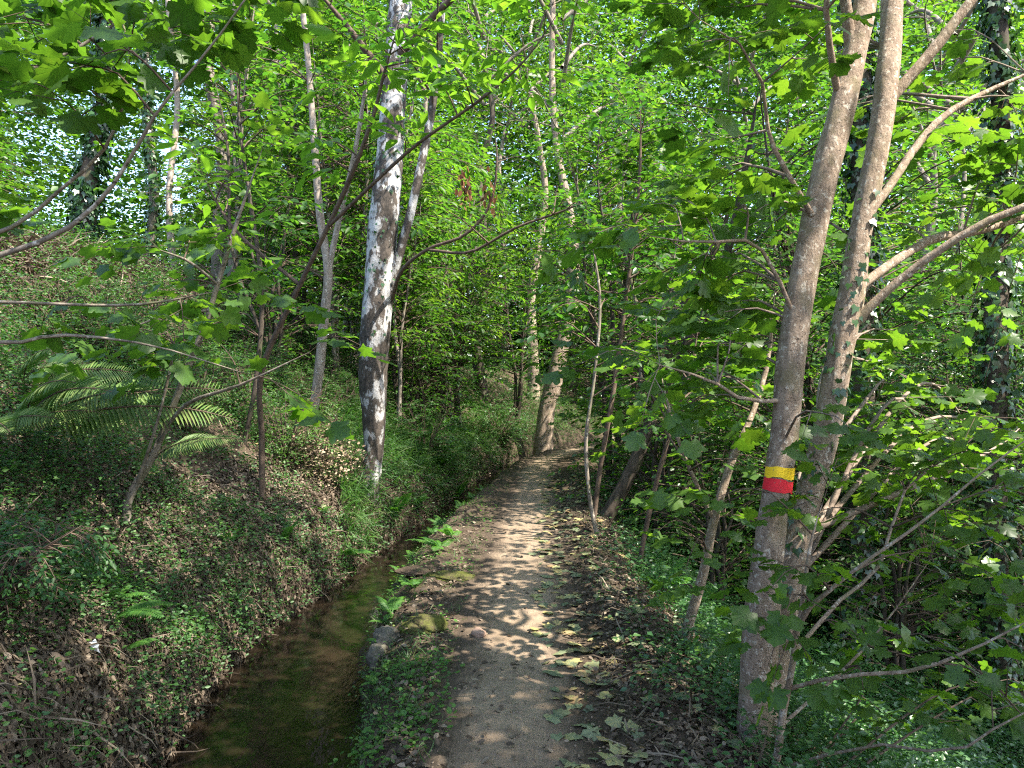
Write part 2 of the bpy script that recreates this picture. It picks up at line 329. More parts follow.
def axis(*seg):
    r = []
    for a, b, s in seg: r += list(np.arange(a, b - 1e-6, s))
    r.append(seg[-1][1]); return np.array(r)
gx = axis((-200, -40, 20), (-40, -12, 2), (-12, -6, .4), (-6, -2.6, .10), (-2.6, 1.6, .045), (1.6, 5, .12), (5, 12, .5), (12, 40, 2.5), (40, 200, 20))
gy = axis((-30, -4, 2), (-4, 2, .4), (2, 9, .05), (9, 20, .11), (20, 32, .25), (32, 60, 1.2), (60, 250, 15))
X, Y = np.meshgrid(gx, gy); Z = H(X, Y)
b = Buf(); nx, ny = len(gx), len(gy)
i = (np.arange(ny - 1)[:, None] * nx + np.arange(nx - 1)[None]).ravel()
b.add(np.c_[X.ravel(), Y.ravel(), Z.ravel()], np.stack([i, i + 1, i + nx + 1, i + nx], -1), 0)
tag(b.build('ground', M['soil'], smooth=True), 'dark woodland soil of the bank, verge and valley slope', 'ground', kind='structure')

# trodden path: a sheet on the ground with ragged edges
py_ = axis((-2, 2, .4), (2, 9, .05), (9, 21, .1)); 
cx = np.interp(py_, PC[:, 1], PC[:, 0]); nu = 23
b = Buf(); rows = []
for k, y in enumerate(py_):
    wl = .40 + .10 * (fbm(np.array([y]), np.array([3.]), 1.3)[0] - .5) * 2 + .05 * (noise2(y * 9, 1.) - .5); wr = .42 + .12 * (fbm(np.array([y]), np.array([9.]), 1.1)[0] - .5) * 2 + .05 * (noise2(y * 9, 5.) - .5)
    if y > 11: wl *= .95; wr *= .95
    xs = np.linspace(cx[k] - wl, cx[k] + wr, nu); rows.append(np.c_[xs, np.full(nu, y), H(xs, np.full(nu, y)) + .006 - .02 * (np.abs(np.linspace(-1, 1, nu)) > .97)])
v = np.vstack(rows); i = (np.arange(len(py_) - 1)[:, None] * nu + np.arange(nu - 1)[None]).ravel()
b.add(v, np.stack([i, i + 1, i + nu + 1, i + nu], -1), np.tile(np.abs(np.linspace(-1, 1, nu - 1)), len(py_) - 1))
tag(b.build('path', M['path'], smooth=True), 'narrow trodden earth footpath beside the water channel', 'path', kind='structure')
# water
b = Buf(); yy = np.linspace(-4, 20, 90)
xl = np.interp(yy, LB[:, 1], LB[:, 0]) - .18; xr = np.interp(yy, RB[:, 1], RB[:, 0]) + .16
v = np.empty((180, 3)); v[0::2] = np.c_[xl, yy, np.full(90, -.36)]; v[1::2] = np.c_[xr, yy, np.full(90, -.36)]
i = np.arange(89) * 2; b.add(v, np.stack([i, i + 1, i + 3, i + 2], -1), 0)
tag(b.build('water', M['water'], smooth=True), 'dark shallow water in the irrigation channel', 'water', kind='structure')

# ------------------------------------------------------------------ scattered ground layers (stuff)
def fan(R, n, dmin, dmax, pxa=-60, pxb=1090, p=1.0):
    """n ground points spread over the visible wedge, thinner with distance"""
    u = R.rand(n); k = 1.0
    d = dmin * (dmax / dmin) ** u if p == 1.0 else (dmin ** (1 - p) + u * (dmax ** (1 - p) - dmin ** (1 - p))) ** (1 / (1 - p))
    px = R.uniform(pxa, pxb, n); return (px - 512) * d / F, d
def rdir(R, n, flat=1.0):
    a = R.rand(n) * 2 * math.pi; return np.c_[np.cos(a), np.sin(a), R.randn(n) * .35 * flat]
def slope_n(x, y):
    e = .08; h = H(x, y); return unit(np.c_[-(H(x + e, y) - h) / e, -(H(x, y + e) - h) / e, np.ones(len(x))])
def lay(R, x, y, j):
    """directions and normals for things lying on the ground"""
    n = slope_n(x, y); d = R.randn(len(x), 3); d -= (d * n).sum(1, keepdims=True) * n; return unit(d) + n * (R.randn(len(x), 1) * .22), n + R.randn(len(x), 3) * j
def rnrm(R, n, j=.5):
    v = R.randn(n, 3) * j; v[:, 2] += 1; return v

R = np.random.RandomState(11)
# dry leaf litter
b = Buf(); x, y = fan(R, 260000, 2.2, 26, p=1.2); h, dl, dr, dp = H(x, y, True)
dens = np.where(dl > .05, np.interp(dl, [.05, .5, 1.5, 2.4, 3.4, 4.5, 8], [.6, 1, 1, .8, 1, 1, .5]), np.interp(dp, [-1, -.5, -.4, .3, .5, .8, 1.2, 1.9, 3], [.25, .3, .03, .02, .4, .9, .8, .45, .25]))
dens[(dl < .05) & (dr < .1)] = 0; dens *= np.clip(.45 + 1.2 * (fbm(x, y, 2.5) - .3), .1, 1)
k = R.rand(len(x)) < dens; x, y, h = x[k], y[k], h[k]; n_ = len(x)
D, N = lay(R, x, y, .38); off_ = unit(slope_n(x, y)) * (.004 + R.rand(n_, 1) * .022)
b.leaves(np.c_[x, y, h] + off_, D, N, np.where(x > .2, R.uniform(.014, .042, n_), R.uniform(.018, .052, n_)), T_OV, R.rand(n_) ** 1.3)
def cut(n, lo, hi, y0=2.6, y1=19):
    yy = y0 * (y1 / y0) ** R.rand(n); dd = lo + (hi - lo) * R.rand(n) ** 1.3; return np.interp(yy, LB[:, 1], LB[:, 0]) - dd, yy
x, y = cut(70000, 0, 1.0); h = H(x, y); D, N = lay(R, x, y, .5); n_ = len(x); sn = unit(slope_n(x, y))
b.leaves(np.c_[x, y, h] + sn * (.004 + R.rand(n_, 1) * .03), D - [0, 0, .3], N, R.uniform(.018, .05, n_), T_OV, R.rand(n_) ** 1.6)
x, y = cut(2600, .02, .7); h = H(x, y); n_ = len(x); sn = unit(slope_n(x, y))
b.leaves(np.c_[x, y, h] + sn * .015, np.c_[R.uniform(0, 1, n_), R.randn(n_) * .6, R.uniform(-1.3, .1, n_)], sn + R.randn(n_, 3) * .3, R.uniform(.08, .32, n_), (T_BLADE[0] * [.45, 1, 1.4], T_BLADE[1]), R.uniform(.1, 1, n_) ** 2)
# twiggy bits in the litter
x, y = fan(R, 9000, 2.3, 14, p=1.3); h, dl, dr, dp = H(x, y, True); k = ((dl > .1) & (dl < 2)) | ((dp > .45) & (dp < 1.6)); x, y, h = x[k], y[k], h[k]; n_ = len(x)
D, N = lay(R, x, y, .3); b.leaves(np.c_[x, y, h] + slope_n(x, y) * .02, D, N, R.uniform(.06, .28, n_), (T_BLADE[0] * [.7, 1, 1], T_BLADE[1]), R.uniform(.3, 1, n_) ** 2)
tag(b.build('leaf_litter', M['litter']), 'brown dry leaves and twigs littering the bank and verge', 'leaf litter', kind='stuff')
# larger pale and yellow-green fallen leaves on the verge
b = Buf(); n_ = 620; y = R.uniform(2.6, 13, n_) ** 1.0; x = np.interp(y, PC[:, 1], PC[:, 0]) + .15 + np.abs(R.randn(n_)) * .42 * 1.2
h = H(x, y); b.leaves(np.c_[x, y, h + .016], rdir(R, n_, .3), rnrm(R, n_, .22), R.uniform(.04, .105, n_), T_MAP1, R.rand(n_))
n_ = 160; x, y = fan(R, n_, 2.6, 9, -20, 420); h, dl, dr, dp = H(x, y, True); k = dl > .1; b.leaves(np.c_[x, y, h + .03][k], rdir(R, k.sum(), .4), rnrm(R, k.sum(), .3), R.uniform(.035, .075, k.sum()), T_MAP1, R.rand(k.sum()))
tag(b.build('fallen_leaves', M['yleaf']), 'pale and yellow-green maple leaves fallen along the path edge', 'fallen leaves', kind='stuff')
# small stones and crumbs
b = Buf(); n_ = 5000; x, y = fan(R, n_, 2.3, 16, 380, 720, p=1.4); h, dl, dr, dp = H(x, y, True); k = (dr > .15) & (dp < 1.6); x, y, h = x[k], y[k], h[k]; n_ = len(x)
oc = (np.array([[1, 0, 0], [0, 1, 0], [-1, 0, 0], [0, -1, 0], [0, 0, .7], [0, 0, -.5]], float), np.array([[0, 1, 4], [1, 2, 4], [2, 3, 4], [3, 0, 4], [1, 0, 5], [2, 1, 5], [3, 2, 5], [0, 3, 5]]))
b.leaves(np.c_[x, y, h + .006], rdir(R, n_), rnrm(R, n_, .4), .003 + .010 * R.rand(n_) ** 3, oc, R.rand(n_))
b.r[3] = [np.zeros_like(r_) for r_ in b.r[3]]; tag(b.build('gravel', M['path']), 'small stones and crumbs strewn over the trodden path', 'gravel', kind='stuff')
# clods on the right-hand verge
b = Buf(); n_ = 1500; y = R.uniform(2.4, 12, n_); x = np.interp(y, PC[:, 1], PC[:, 0]) + R.uniform(.45, 1.25, n_); h = H(x, y)
b.leaves(np.c_[x, y, h + .004], rdir(R, n_), rnrm(R, n_, .6), .008 + .03 * R.rand(n_) ** 2.5, oc, R.rand(n_))
tag(b.build('dirt', M['soil']), 'loose clods of brown soil on the verge right of the path', 'soil clods', kind='stuff')

# undergrowth on the left bank
def herb_layer(x, y, h, n_stack, size, tmpl, rnd_b, R, b, top=.16, jit=.7, spread=.05):
    SN = slope_n(x, y)
    for s in range(n_stack):
        n_ = len(x); z = R.rand(n_) ** 1.3 * top
        b.leaves(np.c_[x, y, h + .01] + R.randn(n_, 3) * spread * [1, 1, .2] + (SN * .6 + [0, 0, .4]) * np.reshape(z, (-1, 1)), rdir(R, n_, .8), rnrm(R, n_, jit) * .7 + SN * .5, size * R.uniform(.6, 1.3, n_), tmpl, np.clip(rnd_b + R.randn(n_) * .22, 0, 1))
b = Buf(); x, y = fan(R, 190000, 2.4, 40, -60, 640, p=1.15); h, dl, dr, dp = H(x, y, True)
dens = np.interp(dl, [0, .1, .25, .9, 1.5, 2.1, 3.2, 3.6, 4.3, 6, 12], [0, .4, .2, .22, .75, 1, .5, .1, .05, .25, .8])
cl = fbm(x + 9, y, 1.3, 3); dens = dens * np.clip((cl - .33) * 5, np.interp(dl, [.8, 1.2, 3], [.1, .5, .5]), 1.3); dens[y > 9] = np.maximum(dens[y > 9], .7 * (dl[y > 9] > .3)); dens[(y > 10)&(dl>3.7)&(dl<5)] *= .3
dens[dl < .02] = 0
k = R.rand(len(x)) < dens; x, y, h = x[k], y[k], h[k]; sz = np.interp(y, [3, 8, 20, 40], [.022, .032, .05, .08]); tp = (.08 + .20 * fbm(x, y, 1.8)) * np.interp(H(x, y, True)[1], [1, 2], [.7, 2.0])
herb_layer(x, y, h, 3, sz, T_OV, .45, R, b, tp)
herb_layer(x[::3], y[::3], h[::3] + .05, 2, sz[::3] * 1.2, T_DIA, .6, R, b, tp[::3] * 1.4)
x, y = cut(15000, .05, 1.3, 3, 19); h = H(x, y); k = fbm(x + 3, y + h * 1.5, 2.4, 2) > np.interp(y, [5, 9], [.55, .46]); x, y, h = x[k], y[k], h[k]
herb_layer(x, y, h, 3, np.interp(y, [3, 8, 20], [.022, .03, .045]), T_OV, .5, R, b, .10)
tag(b.build('undergrowth', M['herb']), 'dense low leafy undergrowth covering the left bank', 'undergrowth', kind='stuff')
# round-leaved seedlings low on the bank and the berm
b = Buf(); x, y = fan(R, 9000, 2.5, 12, -40, 500, p=1.2); h, dl, dr, dp = H(x, y, True)
cl = fbm(x, y + 30, 2.2, 2); dens = np.where(dl > .05, np.interp(dl, [.05, .4, 1.6, 2.4], [.8, .4, .3, 0]), np.where((dr > .02) & (dp < -.38), .8, 0)) * np.clip((cl - .45) * 7, 0, 1)
k = R.rand(len(x)) < dens; x, y, h = x[k], y[k], h[k]
herb_layer(x, y, h, 3, .026, T_ROUND, .6, R, b, .05, .35, .05)
tag(b.build('seedlings', M['fern']), 'small round-leaved seedlings dotted along both channel edges', 'seedlings', kind='stuff')
# berm grass between channel and path, thin tufts on the verge, long grass draping over the far bank
b = Buf(); x, y = fan(R, 42000, 2.4, 22, 300, 640, p=1.25); h, dl, dr, dp = H(x, y, True)
dens = np.where((dr > -.02) & (dp < -.36), np.interp(dr, [0, .1, .3, .5], [1, 1, .5, .2]), 0) * np.clip((fbm(x, y, 2.0, 2) - .30) * 4, .2, 1)
dens = np.where((dp > .6) & (dp < 1.6), .10 * np.interp(y, [3, 8, 12], [.4, 1, 3]), dens)
k = R.rand(len(x)) < dens; x, y, h = x[k], y[k], h[k]; n_ = len(x); d_ = rdir(R, n_); d_[:, 2] = R.uniform(.2, 1.5, n_)
b.leaves(np.c_[x, y, h], d_, rnrm(R, n_, .6), R.uniform(.03, .10, n_), (T_BLADE[0] * [.9, 1, 1], T_BLADE[1]), R.rand(n_))
herb_layer(x[::3], y[::3], h[::3], 2, .022, T_OV, .5, R, b, .04, .5, .03)
x, y = fan(R, 75000, 7.6, 26, 340, 610, p=.8); h, dl, dr, dp = H(x, y, True); k = (dl > .07) & (dl < 3) & (R.rand(len(x)) < np.clip((fbm(x + 3, y, .8) - .3) * 3, .1, 1)); x, y, h = x[k], y[k], h[k]; n_ = len(x)
d_ = np.c_[R.randn(n_) * .5 + .6, R.randn(n_) * .5 - .5, R.uniform(-.5, 1.1, n_)]
b.leaves(np.c_[x, y, h + R.rand(n_) * .2], d_, rnrm(R, n_, .6), R.uniform(.14, .34, n_), (T_BLADE[0] * [.75, 1, 1.5], T_BLADE[1]), R.uniform(.1, .8, n_))
tag(b.build('grass', M['grass']), 'thin green grass on the berm and far channel bank', 'grass', kind='stuff')
# ground ivy and ferns down the right-hand slope
b = Buf(); x, y = fan(R, 120000, 2.6, 45, 560, 1110, p=1.1); h, dl, dr, dp = H(x, y, True)
dens = np.interp(dp, [.55, .9, 1.3, 1.8, 3], [0, .12, .6, .95, 1]) * np.clip((fbm(x + 5, y, .9, 3) - .25) * 4, .25, 1)
k = R.rand(len(x)) < dens; x, y, h = x[k], y[k], h[k]; sz = np.interp(y, [3, 8, 20, 40], [.030, .042, .06, .1]); tp = (.08 + .40 * fbm(x, y, 1.1)) * np.interp(H(x, y, True)[3], [.7, 1.4], [.2, 1])
herb_layer(x, y, h, 3, sz, T_OV, .5, R, b, tp, .6)
herb_layer(x[::2], y[::2], h[::2] + .08, 1, sz[::2] * 1.3, T_DIA, .7, R, b, tp[::2] * 1.2)
tag(b.build('ground_cover', M['herb_b']), 'bluish green ivy and herbs carpeting the slope right of the path', 'ground cover', kind='stuff')
# dead fronds and stalks hanging on the terrace lip
b = Buf(); n_ = 42000; y = R.uniform(5, 26, n_); x = -5.5 + R.randn(n_) * .6; h, dl, dr, dp = H(x, y, True); k = (dl > 2.9) & (fbm(x, y, .9) > .36); x, y, h = x[k], y[k], h[k]; n_ = len(x)
d_ = np.c_[R.uniform(-.3, 1.2, n_), R.randn(n_) * .7, R.uniform(-.9, .6, n_)]
b.leaves(np.c_[x, y, h + R.rand(n_) * .14], d_, rnrm(R, n_, .7), R.uniform(.1, .38, n_), (T_BLADE[0] * [.9, 1, 1], T_BLADE[1]), R.rand(n_) ** 1.6)
tag(b.build('dead_undergrowth', M['litter']), 'rusty dead fern fronds and stalks on the terrace lip', 'dead undergrowth', kind='stuff')

# ------------------------------------------------------------------ trees
UP = np.array([0, 0, 1.0])
# spots meant to be sunlit; crowns are thinned along their line to the sun
LIT = [(*W(792, 340, 3.6), .30), (*W(788, 420, 3.6), .26), (*W(765, 580, 3.6), .1), (*W(835, 380, 3.9), .28), (*W(855, 260, 3.9), .22), (*W(950, 560, 4.5), .8), (*W(900, 650, 5), .6), (*W(1000, 350, 5), .7), (*W(780, 470, 3.6), .3), (*W(930, 240, 4.2), .7), (*W(700, 340, 4), .6), (*W(860, 640, 3.3), .35), (*W(950, 420, 5), .7), (*W(100, 425, 5.2), .5), (*W(160, 480, 5.2), .3), (*W(90, 90, 2.6), .35), (*W(740, 200, 4.5), .6), (*W(800, 270, 3.6), .3), (.1, 9.3, 0, .30), (.15, 8.2, 0, .24), (.2, 10.4, 0, .3), (.55, 14, 0, .9), (*W(318, 450, 7.8), .45), (*W(60, 400, 5), .5), (*W(385, 400, 9), .35), (*W(385, 300, 9), .35), (*W(388, 180, 9), .25),
       (-.15, 3.35, 0, .12), (-5.2, 9.5, 3.1, .8), (-5.2, 12, 3.1, .6), (-1.1, 8.1, -.3, .2), (*W(395, 90, 6.2), .5), (*W(430, 55, 6.2), .3)]
def gaps(P):
    k = np.ones(len(P), bool)
    for x, y, z, r in LIT:
        v = P - np.array([x, y, z]); t = (v @ SUN)[:, None]; k &= (np.linalg.norm(v - t * SUN, axis=1) > r + .14) | (t[:, 0] < .35 + r)
    return P[k]
def resample_stem(pts, n=None):
    """pts rows x,y,z,r"""
    p = np.array(pts, float); p[-1, 3] = min(p[-1, 3], .0022) if p[-1, 3] < .03 else p[-1, 3]; L = np.linalg.norm(np.diff(p[:, :3], axis=0), axis=1).sum()
    q = smooth_line(p, n or max(6, int(L * 7))); q[:, 3] = np.maximum(q[:, 3], .002); return q
def sprays(R, wood, leaf, skel, targets, tmpl, size, twig_len=.38, twig_gap=.17, leaf_gap=.085, droop=.15, rmul=1.0, rnd0=.5, sides=4, start=.35, spread=.55, sag=0.06, pairs=True, mi=1):
    """reach from a skeleton to every target with a thin branch, twigs along it, leaves along each twig"""
    S = skel[:, :3]; TS = []; TD = []; TL = []; TR = []
    for t in targets:
        dd = np.linalg.norm(S - (t - UP * 0)[None], axis=1) + .9 * np.clip(S[:, 2] - t[2] + .25 * np.hypot(S[:, 0] - t[0], S[:, 1] - t[1]), 0, None)
        k = int(np.argmin(dd)); a = S[k]; L = np.linalg.norm(t - a)
        if L < .08: continue
        c = a + (t - a) * .5 + UP * L * .12 + R.randn(3) * L * .06
        q = smooth_line(np.array([a, c, t - UP * sag * L]), max(5, int(L * 5) + 3))
        r0 = min(.0055 + .0055 * L * rmul, skel[k, 3] * .75); rr = np.linspace(r0, .0022, len(q))
        wood.tube(q, rr, sides, mi)
        ln = np.concatenate([[0], np.cumsum(np.linalg.norm(np.diff(q, axis=0), axis=1))])
        s0 = ln[-1] * start; m_ = max(2, int((ln[-1] - s0) / twig_gap)); sg = 1 if R.rand() < .5 else -1
        tone = R.randn() * .12
        for j in range(m_ + 1):
            s = s0 + (ln[-1] - s0) * (j / m_); P = np.array([np.interp(s, ln, q[:, i_]) for i_ in range(3)])
            i2 = min(len(q) - 1, int(np.searchsorted(ln, s)) ); D = unit(q[i2] - q[max(0, i2 - 1)]) if i2 > 0 else unit(q[1] - q[0])
            if j < m_:
                side = unit(np.cross(D, UP) + 1e-6); sg = -sg; D = D * .65 + side * sg * (.75 + R.randn() * .2) + UP * (R.randn() * .22 + .03)
            D = unit(D); l_ = twig_len * R.uniform(.5, 1.2) * (1 - .35 * j / m_)
            TS.append(P); TD.append(D); TL.append(l_); TR.append(tone)
    if not TS: return
    TS = np.array(TS); TD = np.array(TD); TL = np.array(TL); TR = np.array(TR); n_ = len(TS)
    # twig wood: flat three-sided slivers
    side = unit(np.cross(TD, UP)); E = TS + TD * TL[:, None] - UP * (droop * TL)[:, None]
    w_ = .0028
    v = np.stack([TS + side * w_, TS - side * w_, TS + UP * w_ * 1.5, E], 1).reshape(-1, 3)
    o = np.arange(n_)[:, None] * 4; f = np.concatenate([o + [0, 1, 3], o + [1, 2, 3], o + [2, 0, 3]]); wood.add(v, f, .5, mi)
    kmax = int(np.ceil(TL.max() / leaf_gap))
    for j in range(kmax + 1):
        u = (j + .35 + R.rand(n_) * .3) * leaf_gap / TL; ok = u < 1.02
        if j == 0: pass
        for sgn in ((1, -1) if pairs else ((1,) if j % 2 else (-1,))):
            ok2 = ok & (R.rand(n_) < .86); m2 = ok2.sum()
            if not m2: continue
            uu = u[ok2][:, None]; P = TS[ok2] * (1 - uu) + E[ok2] * uu
            D = TD[ok2] * .6 + side[ok2] * sgn * .8 + R.randn(m2, 3) * .22; D[:, 2] -= droop + R.rand(m2) * .25
            P = P + unit(D) * (size * .22)
            leaf.leaves(P, D, rnrm(R, m2, .38) + side[ok2] * sgn * .15, size * R.uniform(.6, 1.15, m2), tmpl, np.clip(rnd0 + TR[ok2] + R.randn(m2) * .16, 0, 1))
    D = TD + R.randn(n_, 3) * .15; D[:, 2] -= droop
    leaf.leaves(E, D, rnrm(R, n_, .35), size * R.uniform(.75, 1.2, n_), tmpl, np.clip(rnd0 + TR + R.randn(n_) * .16, 0, 1))

def tips(R, q, n=3, r=.3):
    """spots round the last stretch of a stem, so that it ends in leafy twigs"""
    i = R.uniform(.62, 1, n) * (len(q) - 1); P = q[i.astype(int), :3] + R.randn(n, 3) * r * [1, 1, .6]; return np.vstack([P, q[-1:, :3] + unit(q[-1:, :3] - q[-3:-2, :3]) * .25])
def ell(R, n, c, r, hollow=.0):
    v = unit(R.randn(n, 3)) * (hollow + (1 - hollow) * R.rand(n, 1)) ** (1 / 2.2); return np.asarray(c) + v * np.asarray(r)

def ivy_on(R, pts, n, size, spread=.03, z0=-9, z1=99, side=None):
    b = Buf(); q = resample_stem(pts, 80); seg = R.rand(n) * 78.9; i = seg.astype(int); f = (seg - i)[:, None]
    P = q[i] * (1 - f) + q[i + 1] * f; k = (P[:, 2] > z0) & (P[:, 2] < z1); P = P[k]; n = len(P); a = R.rand(n) * 2 * math.pi
    if side is not None: a = side + R.randn(n) * .9
    clump = fbm(P[:, 2] * 1.0 + 3, a * .7 + 30, 1.6, 2); kk = clump > .27; P = P[kk]; a = a[kk]; clump = clump[kk]; n = len(P)
    o = np.c_[np.cos(a), np.sin(a), np.zeros(n)]; rr = P[:, 3:4] + spread * (R.rand(n, 1) ** 1.5) * (clump[:, None] * 2.5)
    b.leaves(P[:, :3] + o * rr, np.c_[R.randn(n) * .5, R.randn(n) * .5, -.8 - R.rand(n)] + o * .5, o + R.randn(n, 3) * .35, size * R.uniform(.6, 1.3, n), T_IVY, R.rand(n))
    return b

def stem_object(name, base, stems, mats, parent, sides=12, rough=.05, seed=0, part='trunk'):
    obs = []
    for k, s in enumerate(stems):
        b = Buf(); q = resample_stem(s, max(10, int(len(s) * 9))); b.tube(q[:, :3], q[:, 3], sides, 0, seed + k * 7, rough)
        obs.append(b.build(part if k == 0 else 'branch', mats, parent, smooth=True, origin=base))
    return obs

# ---- the pair-stemmed maple with the trail mark
def wp(lst):
    """(px, py, depth, width in px) -> x, y, z, radius"""
    return [(*W(a, b_, d), w_ * d / F / 2) for a, b_, d, w_ in lst]
t1 = wp([(742, 880, 3.62, 52), (750, 790, 3.62, 37), (755, 710, 3.6, 34), (762, 620, 3.6, 36), (767, 565, 3.6, 30), (777, 485, 3.6, 27), (785, 430, 3.6, 27), (792, 350, 3.6, 28), (803, 280, 3.62, 27), (814, 225, 3.65, 27), (826, 170, 3.68, 27), (839, 120, 3.7, 26), (853, 60, 3.75, 23), (864, 10, 3.8, 22), (872, -60, 3.9, 21), (880, -160, 4.0, 18), (870, -330, 4.2, 14), (840, -560, 4.4, 8)])
t2 = wp([(756, 840, 3.78, 44), (766, 720, 3.8, 34), (778, 640, 3.82, 30), (792, 560, 3.85, 27), (809, 495, 3.88, 25), (822, 450, 3.9, 25), (832, 400, 3.9, 26), (842, 340, 3.9, 26), (851, 295, 3.9, 26), (859, 240, 3.9, 22), (868, 195, 3.92, 22), (879, 140, 3.95, 22), (887, 80, 4.0, 22), (891, 30, 4.1, 21), (894, -60, 4.2, 20), (905, -200, 4.3, 16), (930, -420, 4.5, 9)])
base = W(748, 850, 3.7); base[2] = hz(base[0], base[1]) 
mt = empty('maple_tree', base, 'twin-stemmed pinkish grey maple with yellow and red paint bands beside the path', 'tree')
stem_object('maple', base, [t1], M['bark_maple'], mt, 28, .06, 3)
b = Buf(); q = resample_stem(t2, 130); b.tube(q[:, :3], q[:, 3], 28, 0, 11, .07); o = b.build('trunk', M['bark_maple'], mt, True, base); o['label'] = 'second rear stem with small ivy climbing it'
hb = [[(848, 330, 3.9, 11), (875, 302, 3.85, 9), (912, 270, 3.8, 8), (958, 238, 3.7, 8), (1000, 215, 3.65, 7), (1040, 200, 3.6, 6), (1120, 150, 3.5, 4)],
      [(862, 285, 3.92, 10), (900, 258, 4.0, 9), (935, 238, 4.1, 9), (975, 232, 4.2, 8), (1030, 215, 4.3, 6), (1110, 190, 4.4, 3)],
      [(868, 215, 3.93, 9), (890, 186, 4.0, 8), (915, 148, 4.1, 8), (945, 115, 4.2, 7), (990, 90, 4.3, 5), (1060, 60, 4.4, 4)],
      [(886, 105, 4.0, 12), (905, 82, 4.0, 11), (935, 48, 4.0, 11), (962, 12, 4.0, 10), (985, -20, 4.0, 10), (1030, -120, 4.1, 5)],
      [(838, 95, 3.72, 8), (832, 60, 3.6, 7), (826, 10, 3.5, 6), (830, -60, 3.4, 5), (820, -150, 3.3, 3)],
      [(850, 45, 3.77, 12), (842, -20, 3.7, 10), (815, -100, 3.6, 8), (760, -190, 3.5, 6), (690, -260, 3.4, 3)],
      [(800, 330, 3.6, 5), (770, 262, 3.5, 4), (745, 240, 3.4, 3.5), (700, 243, 3.35, 2.5), (650, 236, 3.3, 2)],
      [(790, 400, 3.6, 5), (745, 400, 3.5, 4), (710, 380, 3.4, 3), (660, 365, 3.35, 2)],
      [(812, 215, 3.6, 6), (780, 160, 3.5, 5), (768, 130, 3.45, 4), (755, 60, 3.3, 3), (700, 20, 3.2, 2)],
      [(880, -60, 4.2, 12), (960, -160, 4.0, 9), (1060, -240, 3.7, 5)],
      [(872, -100, 3.9, 12), (800, -200, 4.6, 9), (680, -260, 5.4, 6), (560, -290, 6.2, 3)],
      [(876, -120, 4.0, 10), (820, -190, 3.2, 8), (720, -200, 2.6, 4)]]
skel = [resample_stem(t1), resample_stem(t2)]
for k, s in enumerate(hb):
    q = resample_stem(wp(s)); skel.append(q); bb = Buf(); bb.tube(q[:, :3], q[:, 3], 10, 0, k, .08); bb.build('branch', M['bark_maple'], mt, True, base)
TB = skel[2:]; skel = np.vstack(skel)
R = np.random.RandomState(5); lf = Buf()
def pt(n, x0, x1, y0, y1, d0, d1):
    d = R.uniform(d0, d1, n); return np.stack([(R.uniform(x0, x1, n) - 512) * d / F, d, CAM_Z - (R.uniform(y0, y1, n) - 384) * d / F], -1)
tg = np.vstack([pt(26, 880, 1060, -30, 230, 3.4, 5.2), pt(12, 900, 1060, 200, 330, 3.8, 5.0), pt(12, 690, 860, -60, 60, 2.9, 4.0), pt(9, 650, 770, 130, 300, 3.3, 4.4),
                pt(8, 650, 760, 300, 420, 3.4, 4.2), gaps(pt(50, 560, 1150, -420, -60, 2.8, 6.0)), gaps(ell(R, 120, (.9, 4.3, 6.9), (3.2, 3.0, 1.4))), pt(16, 860, 1060, 300, 470, 4.2, 6.0), pt(12, 700, 860, -20, 140, 3.4, 5.5)])  # includes an unseen overhead leaf mass added to shade the left bank and channel
tg = gaps(np.vstack([tg] + [tips(R, q, 3, .25) for q in TB])); sprays(R, lf, lf, skel, tg, T_MAP, .105, .34, .22, .12, .28, rnd0=.5)
lf.build('crown', [M['maple'], M['twig_pale']], mt, origin=base)
iv = ivy_on(R, t2, 260, .045, .012, .2, 2.6, side=math.pi * 1.25); iv.build('ivy', M['ivy'], mt, origin=base)
# trail paint: two bands following the front of the stem, edges brushed unevenly
def paint(name, y0, y1, material, seed):
    q = resample_stem(t1, 400); rr_ = np.random.RandomState(seed); b = Buf(); na, nz = 26, 8; rows = []
    for iz in range(nz):
        row = []
        for ia in range(na):
            u = ia / (na - 1); ang = math.radians(-90) + (u - .5) * math.radians(165)
            e0 = y0 + (noise2(u * 6 + seed, 2.) - .5) * 4 - (u - .5) * 1.5; e1 = y1 + (noise2(u * 7 + seed, 8.) - .5) * 3.5
            yp = e0 + (e1 - e0) * iz / (nz - 1) + (u - .5) * 4; zc = CAM_Z - (yp - 384) * 3.6 / F
            k = int(np.argmin(abs(q[:, 2] - zc))); r_ = q[k, 3] * 1.085 + .002
            row.append([q[k, 0] + math.cos(ang) * r_, q[k, 1] + math.sin(ang) * r_, zc])
        rows.append(row)
    v = np.array(rows).reshape(-1, 3); i = (np.arange(nz - 1)[:, None] * na + np.arange(na - 1)[None]).ravel()
    b.add(v, np.stack([i, i + na, i + na + 1, i + 1], -1), 0); return b.build(name, material, mt, True, base)
paint('yellow_paint_band', 466.5, 477.5, M['yellow'], 3); paint('red_paint_band', 479, 490.5, M['red'], 9)

